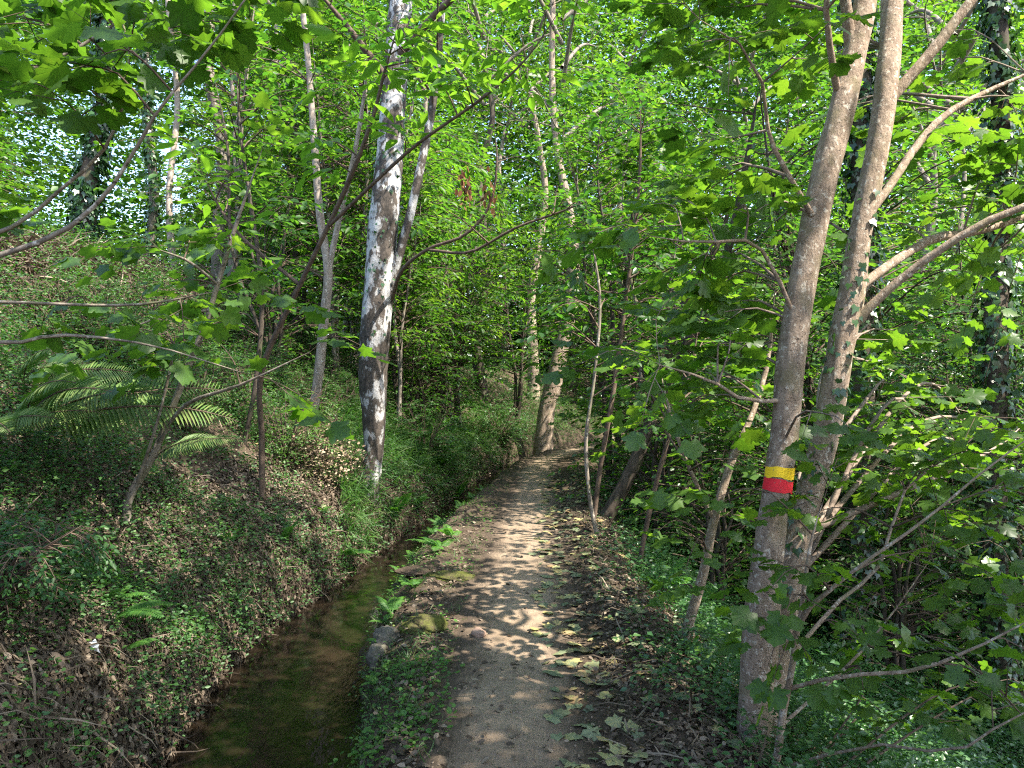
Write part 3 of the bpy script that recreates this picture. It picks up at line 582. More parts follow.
# ---- the birch leaning over the channel
bs = wp([(366, 515, 9.40, 26.4), (369, 490, 9.40, 20.2), (374, 450, 9.40, 19.4), (374, 415, 9.40, 23.8), (373, 370, 9.40, 29.0), (377, 310, 9.40, 29.9), (381, 250, 9.40, 29.0), (386, 200, 9.40, 29.0), (390, 150, 9.45, 25.5), (393, 100, 9.50, 25.5), (398, 40, 9.60, 23.8), (401, -20, 9.70, 22.9), (404, -140, 9.90, 19.4), (410, -330, 10.20, 12.3), (420, -520, 10.40, 5.3)])
base = np.array(bs[0][:3]); base[2] = min(base[2], hz(base[0], base[1]))
bt = empty('birch_tree', base, 'stout birch with patchy white and dark bark leaning over the channel', 'tree')
stem_object('b', base, [bs], M['birch'], bt, 28, .08, 21)
skel = [resample_stem(bs)]
for k, s in enumerate([[(390, 290, 9.40, 10), (400, 252, 9.35, 9), (410, 215, 9.30, 9), (421, 165, 9.30, 8.5), (431, 115, 9.30, 8), (438, 60, 9.30, 7), (445, -30, 9.30, 5), (450, -150, 9.40, 3)],
          [(392, 300, 9.40, 4.5), (402, 270, 9.00, 3.9), (430, 248, 8.80, 3.2), (465, 235, 8.70, 3.2), (490, 205, 8.60, 2.6), (497, 160, 8.50, 2.0), (494, 130, 8.50, 1.3)],
          [(430, 250, 8.80, 3.2), (470, 252, 8.60, 2.9), (515, 228, 8.40, 2.6), (560, 212, 8.30, 2.0), (615, 190, 8.20, 1.3)],
          [(395, 60, 9.50, 9), (440, 10, 9.20, 7), (500, -40, 8.80, 4), (570, -90, 8.40, 2)],
          [(395, 90, 9.50, 8), (350, 30, 9.20, 6), (300, -30, 8.90, 3)],
          [(402, -120, 9.90, 10), (480, -220, 9.40, 7), (570, -280, 9.00, 3)], [(404, -160, 9.90, 10), (320, -250, 9.90, 7), (240, -300, 10.00, 3)]]):
    q = resample_stem(wp(s)); skel.append(q); bb = Buf(); bb.tube(q[:, :3], q[:, 3], 8, 0, k, .06); bb.build('branch', M['birch'] if k in (0,) else M['twig'], bt, True, base)
TB = skel[1:]; skel = np.vstack(skel); lf = Buf(); R = np.random.RandomState(8)
tg = np.vstack([pt(55, 240, 620, -420, 10, 7.4, 10.5), pt(10, 400, 620, 20, 200, 7.8, 9.2), pt(5, 440, 600, 190, 240, 7.8, 8.3)])
tg = gaps(np.vstack([tg] + [tips(R, q, 4, .35) for q in TB])); sprays(R, lf, lf, skel, tg, T_OV, .095, .4, .2, .1, .2, rnd0=.5); lf.build('crown', [M['hazel'], M['twig']], bt, origin=base)
b = ivy_on(R, bs, 900, .05, .05, 2.2, 6.5); b.build('ivy', M['ivy'], bt, origin=base)
# dead leaf bunches caught on the birch's low branch
for nm, (a_, c_) in (('withered_leaf_bunch', (465, 188)), ('withered_leaf_bunch', (491, 194))):
    b = Buf(); c0 = W(a_, c_, 8.15); n_ = 46 if a_ < 480 else 26; P = c0 + R.randn(n_, 3) * [.035, .035, .10]
    b.leaves(P, np.c_[R.randn(n_, 2) * .4, -np.ones(n_)], R.randn(n_, 3), R.uniform(.05, .09, n_), T_OV, R.rand(n_)); b.build(nm, M['dry'], bt, origin=base)

# ---- hand-placed saplings, given as pixel polylines at a real depth
def hero(name, label, depth_stems, targets, tmpl, size, leafmat, barkmat, seed, cat='sapling', group=None, ivy=0, sides=8, twmat='twig', ntip=3, rtip=.3, **kw):
    R = np.random.RandomState(seed); st = [wp(s) for s in depth_stems]
    base = np.array(st[0][0][:3]); base[2] = min(base[2], hz(base[0], base[1]) + .02)
    st[0] = [(base[0], base[1], base[2] - .05, st[0][0][3] * 1.15)] + st[0] if st[0][0][2] > base[2] + .03 else st[0]
    t = empty(name, base, label, cat, group)
    sk = []
    for k, s in enumerate(st):
        q = resample_stem(s); sk.append(q); b = Buf(); b.tube(q[:, :3], q[:, 3], sides if k == 0 else 6, 0, seed + k, .06)
        b.build('trunk' if k == 0 else 'branch', M[barkmat], t, True, base)
    targets = np.vstack([targets] + [tips(R, q, ntip, rtip) for q in sk])
    if len(targets):
        lf = Buf(); sprays(R, lf, lf, np.vstack(sk), targets, tmpl, size, **kw); lf.build('crown', [M[leafmat], M[twmat]], t, origin=base)
    if ivy: ivy_on(R, st[0], ivy, .055, .06).build('ivy', M['ivy'], t, origin=base)
    return t
R = np.random.RandomState(31)
hero('maple_sapling', 'pale slanting sapling rising from the big fern fronds on the left bank',
     [[(128, 500, 5.3, 9), (150, 462, 5.3, 8), (168, 420, 5.3, 7), (186, 372, 5.3, 7), (205, 325, 5.3, 6), (222, 270, 5.3, 5), (236, 225, 5.3, 4), (262, 150, 5.3, 3)],
      [(158, 445, 5.3, 4), (185, 405, 5.1, 4), (240, 385, 4.9, 3), (310, 352, 4.8, 2)], [(135, 490, 5.3, 4), (158, 420, 5.0, 3), (172, 360, 4.9, 3), (175, 335, 4.8, 2)],
      [(218, 285, 5.3, 3), (190, 262, 5.1, 3), (160, 250, 5.0, 2)], [(210, 310, 5.3, 3), (160, 318, 5.1, 2), (110, 335, 5.0, 2)]],
     np.vstack([pt(5, 180, 250, 230, 300, 5, 5.6), pt(4, 110, 230, 318, 350, 4.8, 5.4)]), T_MAP1, .12, 'maple', 'bark_grey', 41, twig_gap=.3, leaf_gap=.15, droop=.3, rnd0=.55, ntip=1, rtip=.1)
hero('maple_tree', 'left-hand maple reaching in overhead with brown arching bare branches', 
     [[(-420, 600, 2.7, 60), (-330, 300, 2.7, 50), (-250, 0, 2.7, 40), (-200, -300, 2.8, 26), (-160, -600, 2.9, 12)],
      [(-290, 200, 2.7, 13.6), (-120, 285, 2.65, 8.2), (-10, 258, 2.6, 6.1), (60, 233, 2.6, 5.4), (105, 195, 2.58, 4.8), (135, 150, 2.55, 4.1), (160, 108, 2.5, 3.4), (200, 60, 2.5, 2.7), (250, -8, 2.5, 2.0), (270, -60, 2.5, 1.4)],
      [(-280, 150, 2.7, 10.9), (-120, 250, 2.9, 6.1), (0, 232, 2.95, 4.8), (60, 190, 2.95, 4.1), (110, 140, 2.95, 3.4), (130, 60, 2.95, 2.7), (110, -20, 2.95, 2.0)],
      [(-300, 230, 2.7, 9.5), (-120, 320, 3.1, 5.4), (0, 343, 3.1, 4.1), (60, 335, 3.15, 3.4), (150, 345, 3.2, 2.0), (240, 372, 3.3, 1.0)],
      [(-260, 40, 2.7, 12.2), (-100, 90, 2.9, 6.8), (30, 70, 3.1, 4.1), (120, 20, 3.3, 2.7), (190, -40, 3.4, 1.4)],
      [(-240, -80, 2.7, 12.2), (-60, -130, 2.9, 8.2), (100, -120, 3.2, 5.4), (260, -90, 3.5, 2.7)],
      [(-290, 200, 2.7, 8.2), (-150, 300, 3.7, 4.8), (0, 302, 3.9, 3.4), (130, 305, 4.0, 2.7), (215, 292, 4.1, 1.4)]],
     np.vstack([pt(14, -20, 300, -70, 30, 2.6, 3.9), pt(5, 40, 170, 40, 90, 2.4, 2.9), gaps(pt(16, -250, 300, -350, -70, 2.4, 4.2)), pt(5, 0, 220, 290, 330, 3.9, 4.3), pt(5, -120, 30, 60, 230, 3.1, 4.2)]),
     T_MAP, .125, 'maple', 'bark_grey', 43, cat='tree', twig_gap=.3, leaf_gap=.15, droop=.25, rnd0=.5, start=.5, ntip=0, rtip=.1)
hero('chestnut_sapling', 'slender chestnut with bright sunlit leaves in front of the birch',
     [[(262, 440, 7.2, 6), (262, 370, 7.0, 6), (300, 285, 6.8, 5), (345, 190, 6.5, 5), (372, 120, 6.3, 4), (385, 70, 6.2, 3), (400, 20, 6.1, 2)],
      [(330, 225, 6.6, 4), (410, 150, 6.2, 3.5), (480, 100, 6.0, 3), (525, 60, 5.9, 2), (560, 10, 5.9, 2)], [(300, 285, 6.8, 4), (235, 230, 6.8, 3), (200, 170, 6.8, 2)]],
     np.vstack([pt(5, 365, 410, 50, 110, 6.0, 6.4), pt(4, 400, 450, 20, 95, 6.0, 6.4), pt(4, 230, 340, 120, 220, 6.3, 6.8), pt(3, 480, 570, 0, 80, 5.8, 6.1), pt(5, 300, 520, -90, -10, 5.8, 6.6)]),
     T_LONG, .20, 'bright', 'twig', 47, twig_gap=.3, leaf_gap=.10, droop=.12, rnd0=.6, twig_len=.3)
hero('hazel_sapling', 'thin pale forked stem standing left of the birch on the bank',
     [[(309, 440, 10, 9), (318, 380, 10, 10), (324, 320, 10, 10), (328, 270, 10, 9), (320, 215, 10, 8), (314, 140, 10, 7), (308, 60, 10, 6), (300, -20, 10, 5), (296, -120, 10, 3)],
      [(327, 275, 10, 7), (338, 225, 10, 6), (352, 165, 9.9, 5), (362, 110, 9.8, 4), (370, 40, 9.7, 2)]],
     np.vstack([pt(18, 230, 400, -80, 180, 9.3, 10.8), pt(6, 250, 350, 180, 300, 9.4, 10.5)]), T_OV, .10, 'hazel', 'bark_pale', 51, rnd0=.55, twig_gap=.22)
hero('dark_hazel', 'dark thin twin-stemmed hazel on the bank above the dry bush',
     [[(242, 455, 8, 5), (256, 380, 8, 5), (262, 290, 8, 5), (250, 200, 8, 4), (240, 130, 8, 3), (236, 60, 8, 2)], [(260, 330, 8, 4), (232, 250, 8, 3), (228, 150, 8, 3), (215, 80, 8, 2)]],
     np.vstack([pt(14, 170, 310, 40, 230, 7.4, 8.6), pt(5, 200, 300, 250, 330, 7.6, 8.4)]), T_OV, .10, 'hazel', 'bark_dark', 53, rnd0=.5, twig_gap=.22)
hero('leaning_hazel', 'dark forked trunk leaning right over the edge right of the path',
     [[(585, 560, 9.4, 16), (608, 515, 9.4, 15), (632, 470, 9.4, 14), (655, 412, 9.4, 13), (682, 355, 9.4, 12), (712, 300, 9.4, 10), (728, 250, 9.4, 8), (745, 170, 9.4, 6), (760, 80, 9.4, 4)],
      [(660, 405, 9.4, 9), (672, 340, 9.3, 8), (690, 290, 9.2, 7), (722, 235, 9.1, 5), (735, 160, 9, 3)], [(655, 412, 9.4, 8), (690, 375, 9.6, 7), (745, 330, 9.8, 5), (790, 300, 10, 3)]],
     np.vstack([pt(34, 600, 830, 20, 300, 8.2, 10.6), pt(14, 600, 760, 300, 400, 8.4, 10)]), T_OV, .11, 'hazel', 'bark_dark', 57, cat='tree', rnd0=.4, twig_gap=.22)
for k, (lab, s, seed, tg) in enumerate([
    ('tallest thin dark stem of the thicket right of the path bend', [(592, 535, 8.4, 5), (600, 470, 8.4, 5), (612, 400, 8.4, 5), (622, 330, 8.4, 4), (632, 250, 8.4, 4), (640, 170, 8.4, 3), (640, 90, 8.4, 2)], 61, (24, 560, 720, 60, 330)),
    ('pale crooked thin stem leaning left beside the path bend', [(600, 548, 8.0, 5), (590, 500, 8.0, 4), (586, 440, 8.0, 4), (594, 380, 8, 3), (600, 300, 8, 3), (590, 230, 8, 2)], 62, (14, 540, 660, 200, 360)),
    ('thin brown stem slanting right below the leaning dark trunk', [(640, 560, 7.2, 5), (652, 500, 7.2, 5), (668, 440, 7.2, 4), (688, 380, 7.2, 3), (700, 320, 7.2, 2)], 63, (12, 630, 760, 300, 430))]):
    n_, a_, b2, c_, d2 = tg; dd = s[0][2]
    hero('thicket_stem', lab, [s], pt(n_, a_, b2, c_, d2, dd - .7, dd + .7), T_OV, .105, 'hazel', 'twig' if k != 1 else 'bark_grey', seed, group='thin stems of the thicket right of the path', rnd0=.42, twig_gap=.22)
hero('crooked_sapling', 'crooked tan sapling stem between the thicket and the painted maple',
     [[(672, 672, 5.2, 12), (688, 625, 5.2, 11), (704, 570, 5.2, 10), (714, 520, 5.2, 9), (732, 460, 5.2, 8), (752, 415, 5.3, 6), (768, 360, 5.4, 5), (775, 290, 5.5, 3)],
      [(714, 520, 5.2, 5), (690, 470, 5.1, 4), (672, 420, 5.0, 3), (660, 370, 5, 2)]],
     np.vstack([pt(16, 640, 790, 240, 420, 4.6, 6), pt(5, 640, 760, 480, 640, 4.6, 5.8)]), T_MAP1, .11, 'maple', 'bark_maple', 67, rnd0=.75, twig_gap=.26, leaf_gap=.13, droop=.28)
hero('maple_shoot', 'many-stemmed low maple shoot sprawling right from the foot of the painted maple',
     [[(768, 830, 3.3, 8.6), (782, 720, 3.3, 7.9), (792, 670, 3.25, 6.5), (800, 620, 3.2, 5.8), (830, 590, 3.1, 4.3), (868, 560, 3.0, 3.6), (925, 520, 2.95, 2.9), (985, 470, 2.9, 2.2), (1040, 430, 2.9, 1.4)],
      [(785, 690, 3.3, 5.0), (840, 676, 3.1, 4.3), (905, 672, 3.0, 4.3), (960, 655, 2.9, 3.6), (1040, 615, 2.8, 2.2)],
      [(782, 725, 3.3, 4.3), (810, 700, 3.3, 3.6), (845, 668, 3.4, 3.6), (880, 630, 3.5, 2.2), (930, 560, 3.6, 1.4)],
      [(796, 650, 3.25, 5.0), (840, 600, 3.4, 4.3), (880, 565, 3.5, 3.6), (905, 490, 3.6, 2.9), (960, 450, 3.7, 1.4)],
      [(800, 620, 3.2, 5.0), (808, 560, 3.2, 4.3), (814, 530, 3.25, 2.2), (822, 505, 3.3, 1.4)],
      [(775, 770, 3.3, 4.3), (870, 745, 3.0, 2.9), (950, 752, 2.7, 2.9), (1000, 725, 2.6, 2.2), (1050, 700, 2.5, 1.4)]],
     np.vstack([pt(6, 760, 830, 560, 660, 2.9, 3.3), pt(24, 840, 1060, 440, 720, 2.8, 4.6), pt(12, 860, 1060, 380, 520, 3, 4.6)]), T_MAP, .085, 'maple', 'bark_maple', 71, cat='shoot', rmul=.4, rtip=.18, ntip=2, rnd0=.5, twig_gap=.26, leaf_gap=.14, droop=.35)

# ---- woodland trunks, each built to its own outline; crowns share three leaf masses
R = np.random.RandomState(77)
def leaf_mass(seed, n, c, r, tmpl, size, hollow=.25, **kw):
    R = np.random.RandomState(seed); lf = Buf(); wood = lf
    sk = resample_stem([(0, 0, c[2] - r[2], .12), (.1, .05, c[2] - r[2] * .3, .1), (.0, .1, c[2] + r[2] * .5, .06), (0, 0, c[2] + r[2], .02)], 30)
    limbs = []
    for k in range(7):
        a = k * 2.4 + R.rand(); z = c[2] - r[2] * .8 + k * r[2] * .2; e = np.array([math.cos(a) * r[0] * .75, math.sin(a) * r[1] * .75, z + r[2] * .5])
        q = resample_stem([(0, 0, z, .06), (e[0] * .5, e[1] * .5, z + r[2] * .35, .04), (*e, .015)], 14); limbs.append(q); wood.tube(q[:, :3], q[:, 3], 6, 1)
    sprays(R, wood, lf, np.vstack([sk] + limbs), ell(R, n, c, r, hollow), tmpl, size, **kw); return lf
crowns = []
for s in range(3):
    lf = leaf_mass(100 + s, 70, (0, 0, 3.2), (3.4, 3.4, 3.0), T_OV, .14, twig_len=.55, twig_gap=.28, leaf_gap=.14, rnd0=.55)
    ml = lf.build('leaf_mass', [M['far'], M['bark_grey']]); crowns.append(ml.data); bpy.data.objects.remove(ml)
def wood_tree(px, d, wpx, label, name='woodland_tree', barkmat='bark_grey', top=9.5, lean=(0, 0), bend=.12, ivy=0, group=None, crown=True, z0=None, seed=0, lowcrown=None):
    x = (px - 512) * d / F; z = hz(x, d) if z0 is None else z0; r = wpx * d / F / 2; R = np.random.RandomState(int(px * 13 + d * 7 + seed) % 100000)
    pts = [(x, d, z - .15, r * 1.35), (x + lean[0] * .04, d, z + .35, r * 1.08)]
    for k in range(1, 7):
        u = k / 6; pts.append((x + lean[0] * u + R.randn() * bend, d + lean[1] * u + R.randn() * bend, z + top * u, r * (1 - .6 * u)))
    base = np.array([x, d, z]); t = empty(name, base, label, 'tree', group)
    b = Buf(); q = resample_stem(pts, 60); b.tube(q[:, :3], q[:, 3], 16, 0, px, .09); b.build('trunk', M[barkmat], t, True, base)
    if ivy: ivy_on(R, pts, int(ivy * 1.4), .10 if d > 11 else .08, .10).build('ivy', M['ivy'], t, origin=base)
    if crown:
        lv = crowns[R.randint(3)]; e = pts[-1]
        for nm, me in (('crown', lv),):
            o = bpy.data.objects.new(nm, me); COL.objects.link(o); o.parent = t; o.location = (e[0] - x, e[1] - d, e[2] - z - 2.0 if lowcrown is None else lowcrown); o.rotation_euler = (0, 0, R.rand() * 6.28); sc = R.uniform(.85, 1.15); o.scale = (sc, sc, sc); o.location.z += 2.2 if px < 260 else 0
    return t
wood_tree(92, 13, 20, 'thick tree sleeved in dark ivy at the upper left', 'ivy_clad_tree', 'bark_dark', ivy=5200, top=10, lean=(.3, 0))
wood_tree(150, 17, 11, 'thinner ivy-covered tree just right of the thick ivy-sleeved one', 'ivy_clad_tree', 'bark_grey', ivy=2200, lean=(-.1, 0))
wood_tree(174, 12, 7, 'slim pale trunk standing in front of the bright sky gap', 'slim_tree', 'bark_pale', bend=.06, top=9, lean=(-.15, 0))
wood_tree(219, 14.5, 15, 'grey mottled trunk between the sky gap and the dark hazel', 'woodland_tree', 'bark_grey', lean=(-.3, 0))
wood_tree(240, 17, 7, 'narrow grey trunk close behind the mottled one', 'slim_tree', 'bark_grey', lean=(-.2, 0))
wood_tree(277, 19, 10, 'pale trunk far back on the terrace left of the forked stem', 'woodland_tree', 'bark_pale', lean=(.1, 0))
wood_tree(296, 16, 16, 'dark ivy-wrapped trunk seen behind the forked pale stem', 'ivy_clad_tree', 'bark_dark', ivy=2600, lean=(0, 0))
wood_tree(345, 21, 10, 'grey trunk half hidden close left of the birch', 'woodland_tree', 'bark_grey')
wood_tree(432, 24, 9, 'straight grey trunk just right of the birch, deep in the wood', 'woodland_tree', 'bark_grey')
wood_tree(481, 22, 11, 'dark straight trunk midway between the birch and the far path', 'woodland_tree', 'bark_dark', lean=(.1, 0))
wood_tree(533, 24, 11, 'sunlit tan trunk standing beyond the end of the path', 'woodland_tree', 'bark_maple', lean=(.2, 0))
wood_tree(505, 30, 9, 'slim far trunk left of the sunlit tan one', 'slim_tree', 'bark_pale')
lt = wp([(546, 415, 19.3, 16), (553, 385, 19.3, 17), (562, 345, 19.3, 15), (571, 300, 19.3, 15), (573, 250, 19.3, 12), (568, 205, 19.3, 9), (556, 140, 19.3, 7), (552, 40, 19.3, 6), (560, -200, 19.5, 4)])
bb = np.array(lt[0][:3]); bb[2] = min(bb[2], hz(bb[0], bb[1])); t = empty('crooked_tree', bb, 'crooked sunlit trunk bowed over the channel at the path end', 'tree'); b = Buf(); q = resample_stem([(bb[0] - .1, bb[1], bb[2] - .2, .3)] + lt, 70); b.tube(q[:, :3], q[:, 3], 16, 0, 5, .1); b.build('trunk', M['bark_maple'], t, True, bb)
o = bpy.data.objects.new('crown', crowns[1]); COL.objects.link(o); o.parent = t; o.location = (.4, 0, 7.5)
wood_tree(625, 27, 10, 'pale trunk glimpsed behind the thicket right of the path', 'woodland_tree', 'bark_pale')
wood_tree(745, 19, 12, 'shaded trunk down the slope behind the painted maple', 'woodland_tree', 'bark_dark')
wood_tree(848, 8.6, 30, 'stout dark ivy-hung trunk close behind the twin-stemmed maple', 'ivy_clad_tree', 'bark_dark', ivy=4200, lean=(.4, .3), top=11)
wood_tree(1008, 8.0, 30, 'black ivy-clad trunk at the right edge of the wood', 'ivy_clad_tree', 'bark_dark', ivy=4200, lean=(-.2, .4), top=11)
wood_tree(925, 19, 14, 'grey trunk in the valley between the two dark ivy trunks', 'woodland_tree', 'bark_grey')
wood_tree(958, 14, 8, 'slim trunk in the valley just left of the black ivy trunk', 'slim_tree', 'bark_grey')
# unseen trees added to shade bank, path and channel, crowns cut open for sun patches
for x, y, rad, top, n_, lab in ((7.0, 0.2, 3.2, 10.5, 200, 'valley maple added for shade outside the view, beside the viewer'), (4.2, -3.0, 3.0, 10, 220, 'tall maple added for shade outside the view, behind the viewer'), (8.5, 4.2, 3.0, 10, 240, 'valley tree added for shade outside the view, downhill on the right'),
                             (2.2, .2, 2.6, 9, 200, 'slim tree added for shade outside the view, overhanging the path where the viewer stands'), (5.0, 1.7, 2.8, 10, 300, 'tall tree added for shade outside the view, level with the painted maple on the right'), (6.3, 4.6, 2.4, 10, 200, 'tree added for shade outside the view, just uphill of the valley tree on the right'), (11.5, 7.5, 3.4, 11.5, 230, 'valley tree added for shade outside the view, farthest down the slope on the right')):
    z = hz(x, y); base = np.array([x, y, z]); t = empty('woodland_tree', (x, y, z), lab, 'tree'); R = np.random.RandomState(int(x * 10)); st = resample_stem([(x, y, z - .2, .2), (x + .1, y, z + 2, .17), (x + .2, y + .1, z + 5, .14), (x + .1, y + .2, z + top - 1, .06)], 60)
    b = Buf(); b.tube(st[:, :3], st[:, 3], 12, 0, 3, .08); b.build('trunk', M['bark_grey'], t, True, base)
    zc = max(z + top * .62, 5.6); P = gaps(ell(R, n_, (x, y, zc), (rad, rad, 2.6), .1)); lf = Buf(); sprays(R, lf, lf, st, P, T_OV, .15, twig_len=.5, twig_gap=.26, leaf_gap=.14); lf.build('crown', [M['maple'], M['twig']], t, origin=base)

# ---- understory: leafy small trees and bushes in several shapes, copied through the wood
def understory(seed, height, nst, rad, ntg, tmpl, size, leafmat, barkmat, low=.18, rnd0=.5, **kw):
    R = np.random.RandomState(seed); sk = []; tr = Buf(); lf = Buf()
    for k in range(nst):
        a = k * 2.4 + R.rand(); e = rad * .55 * R.uniform(.4, 1); hh = height * R.uniform(.75, 1)
        s = [(math.cos(a) * .06, math.sin(a) * .06, -.15, .035 + .004 * height)]
        for j in range(1, 6):
            u = j / 5; s.append((math.cos(a) * e * u ** 1.3 + R.randn() * .06, math.sin(a) * e * u ** 1.3 + R.randn() * .06, hh * u, (.03 + .004 * height) * (1 - .85 * u)))
        q = resample_stem(s); sk.append(q); tr.tube(q[:, :3], q[:, 3], 7, 0, k, .05)
    u = R.rand(ntg); z = height * (low + (1.02 - low) * u); prof = np.sin(np.clip((u * .8 + .2), 0, 1) * math.pi) ** .6; a = R.rand(ntg) * 6.283; rr = rad * prof * np.sqrt(R.uniform(.15, 1, ntg))
    sprays(R, lf, lf, np.vstack(sk), np.c_[np.cos(a) * rr, np.sin(a) * rr, z], tmpl, size, rnd0=rnd0, **kw)
    return tr, lf, leafmat, barkmat
protos = {}
specs = {'tall_hazel': (201, 7.5, 3, 2.2, 170, T_OV, .11, 'hazel', 'bark_dark', .22, .5), 'hazel_bush': (202, 3.6, 5, 1.6, 120, T_OV, .10, 'hazel', 'bark_dark', .08, .5),
         'chestnut_tree': (203, 8.0, 2, 2.4, 150, T_LONG, .18, 'far', 'bark_grey', .25, .55), 'young_maple': (204, 6.5, 2, 1.9, 115, T_MAP1, .13, 'far', 'bark_grey', .2, .6),
         'laurel_tree': (205, 6.0, 3, 2.0, 190, T_LONG, .13, 'glossy', 'bark_dark', .06, .5), 'low_bush': (206, 1.5, 6, .9, 80, T_OV, .06, 'herb', 'twig', .05, .6),
         'pale_tree': (207, 8.5, 2, 2.5, 160, T_OV, .12, 'far', 'bark_pale', .2, .85)}
GRP = {}
first = {}
def place(kind, x, y, sc, rz, label, group):
    z = hz(x, y)
    if kind not in first:
        s = specs[kind]; kw = dict(twig_gap=.24, leaf_gap=.11) if s[6] > .07 else dict(twig_gap=.12, leaf_gap=.05, twig_len=.2)
        tr, lf, lm, bm_ = understory(*s, **kw)
        t = empty(kind, (x, y, z), label, 'bush' if 'bush' in kind else 'tree', group, rz); t.scale = (sc, sc, sc)
        tr.build('trunk', M[bm_], t, True); lf.build('crown', [M[lm], M['twig']], t); first[kind] = t; return t
    return copy_tree(first[kind], (x, y, z), rz, sc, label, group)
R = np.random.RandomState(300)
def zone(kinds, pxs, d0, d1, n, label, group, gap=None, smin=.8, smax=1.15, mind=1.3):
    pts = []; tries = 0
    while len(pts) < n and tries < 4000:
        tries += 1; px = R.uniform(*pxs); d = math.sqrt(R.uniform(d0 ** 2, d1 ** 2)); x = (px - 512) * d / F
        if gap and any(a < px < b_ and d > dm for a, b_, dm in gap): continue
        _, dl, dr, dp = H(np.array([x]), np.array([d]), True)
        if not (dl[0] > .9 or dp[0] > 1.7): continue
        if any((x - a) ** 2 + (d - b_) ** 2 < mind ** 2 for a, b_ in pts): continue
        pts.append((x, d)); kd = kinds[R.randint(len(kinds))]
        place(kd, x, d, R.uniform(smin, smax), R.rand() * 6.28, label.replace('#', {'tall_hazel': 'tall dark-stemmed hazel', 'hazel_bush': 'bushy hazel', 'chestnut_tree': 'long-leaved chestnut', 'young_maple': 'young maple', 'laurel_tree': 'glossy-leaved laurel', 'low_bush': 'low small-leaved bush', 'pale_tree': 'pale yellow-green tree'}[kd]), group)
gap = [(-40, 225, 8.5)]
zone(['hazel_bush', 'tall_hazel', 'chestnut_tree'], (395, 600), 10.5, 18, 10, '# on the far bank between the birch and the path end', 'small trees on the far bank between the birch and the path end', smin=.6, smax=.95)
zone(['tall_hazel', 'hazel_bush', 'laurel_tree'], (590, 800), 7.5, 13, 9, '# among the thicket stems right of the path', 'small trees among the thicket stems right of the path', smin=.6, smax=.9, mind=1.0)
zone(['tall_hazel', 'young_maple', 'chestnut_tree'], (235, 370), 10, 15, 2, '# behind the forked pale stem on the left', 'small trees behind the forked pale stem on the left', smin=.7, smax=1)
zone(['tall_hazel', 'young_maple', 'chestnut_tree', 'hazel_bush'], (-80, 480), 9.5, 20, 15, '# on the upper left terrace', 'small trees on the upper left terrace', gap)
zone(['hazel_bush', 'hazel_bush', 'low_bush'], (-60, 430), 11, 26, 14, '# on the upper left terrace', 'small trees on the upper left terrace', [(60, 215, 0)], smin=.55, smax=.8)
zone(['chestnut_tree', 'pale_tree', 'young_maple', 'tall_hazel'], (200, 640), 18, 34, 22, '# deep in the wood beyond the path bend', 'small trees deep in the wood beyond the path bend')
zone(['tall_hazel', 'laurel_tree', 'young_maple'], (640, 1100), 9, 17, 12, '# on the valley slope right of the path', 'small trees on the valley slope right of the path')
zone(['laurel_tree', 'laurel_tree', 'hazel_bush'], (790, 1110), 7.5, 13, 8, '# on the valley slope right of the path', 'small trees on the valley slope right of the path', smin=.55, smax=.9)
zone(['chestnut_tree', 'pale_tree', 'laurel_tree', 'tall_hazel'], (600, 1120), 17, 32, 20, '# far down the right-hand valley', 'small trees far down the right-hand valley')

for x, y, sc, k_, lab in ((1.7, 13.2, .95, 'tall_hazel', 'hazel on the right verge where the path starts to bend'), (1.9, 15.4, 1.0, 'chestnut_tree', 'long-leaved chestnut on the right verge inside the path bend'), (-1.2, 17.5, .8, 'chestnut_tree', 'long-leaved chestnut on the far bank above the narrow channel'), (0.1, 20.9, .9, 'tall_hazel', 'hazel on the slope straight above the path end')):
    place(k_, x, y, sc, x * 3, lab, 'trees round the path bend')
zone(['hazel_bush', 'hazel_bush', 'young_maple'], (380, 680), 22, 33, 14, '# closing the view beyond the path bend', 'small trees closing the view beyond the path bend', smin=.8, smax=1.1)
# bushes clothing the steep part of the left bank
n0 = 0; tries = 0
while n0 < 64 and tries < 3000:
    tries += 1; px_ = R.uniform(-60, 420); d_ = R.uniform(5.6, 14); x = (px_ - 512) * d_ / F; _, dl, _, _ = H(np.array([x]), np.array([d_]), True)
    if not 1.3 < dl[0] < 2.7 or (px_ < 230 and d_ < 7.2): continue
    n0 += 1; place('low_bush', x, d_, R.uniform(.28, .48), R.rand() * 6.28, 'low small-leaved bush on the steep left bank', 'low bushes on the steep left bank')

# ---- far wood, a single mass of foliage behind everything, thin where the sky breaks through
lf = Buf(); R = np.random.RandomState(401); n_ = 480000
px = R.uniform(-120, 1150, n_); d = 27 + 30 * R.rand(n_) ** .8; x = (px - 512) * d / F; h0 = H(x, d); z = h0 + R.rand(n_) ** 1.15 * 28
cl = fbm(x * .35 + 10, z * .35, 1, 3) + .25 * (fbm(x + d, z, 1.5, 2) - .5); py = 384 - (z - CAM_Z) * F / d
hole = (np.abs(px - 178) < 16) & (py > 140) & (py < 215)
k = (cl > np.interp(z - h0, [0, 4], [.2, .27])) & ~((px > 5) & (px < 225) & (py < 225) & (py > 60) & (R.rand(n_) < .45)) & ~hole
x, d, z, cl = x[k], d[k], z[k], cl[k]; n_ = len(x)
lf.leaves(np.c_[x, d, z], rdir(R, n_), rnrm(R, n_, .6), R.uniform(.2, .42, n_), T_DIA, np.clip(cl + R.randn(n_) * .2, 0, 1))
tag(lf.build('far_woodland', M['far']), 'distant sunlit woodland closing the view between the trunks', 'woodland', kind='stuff')

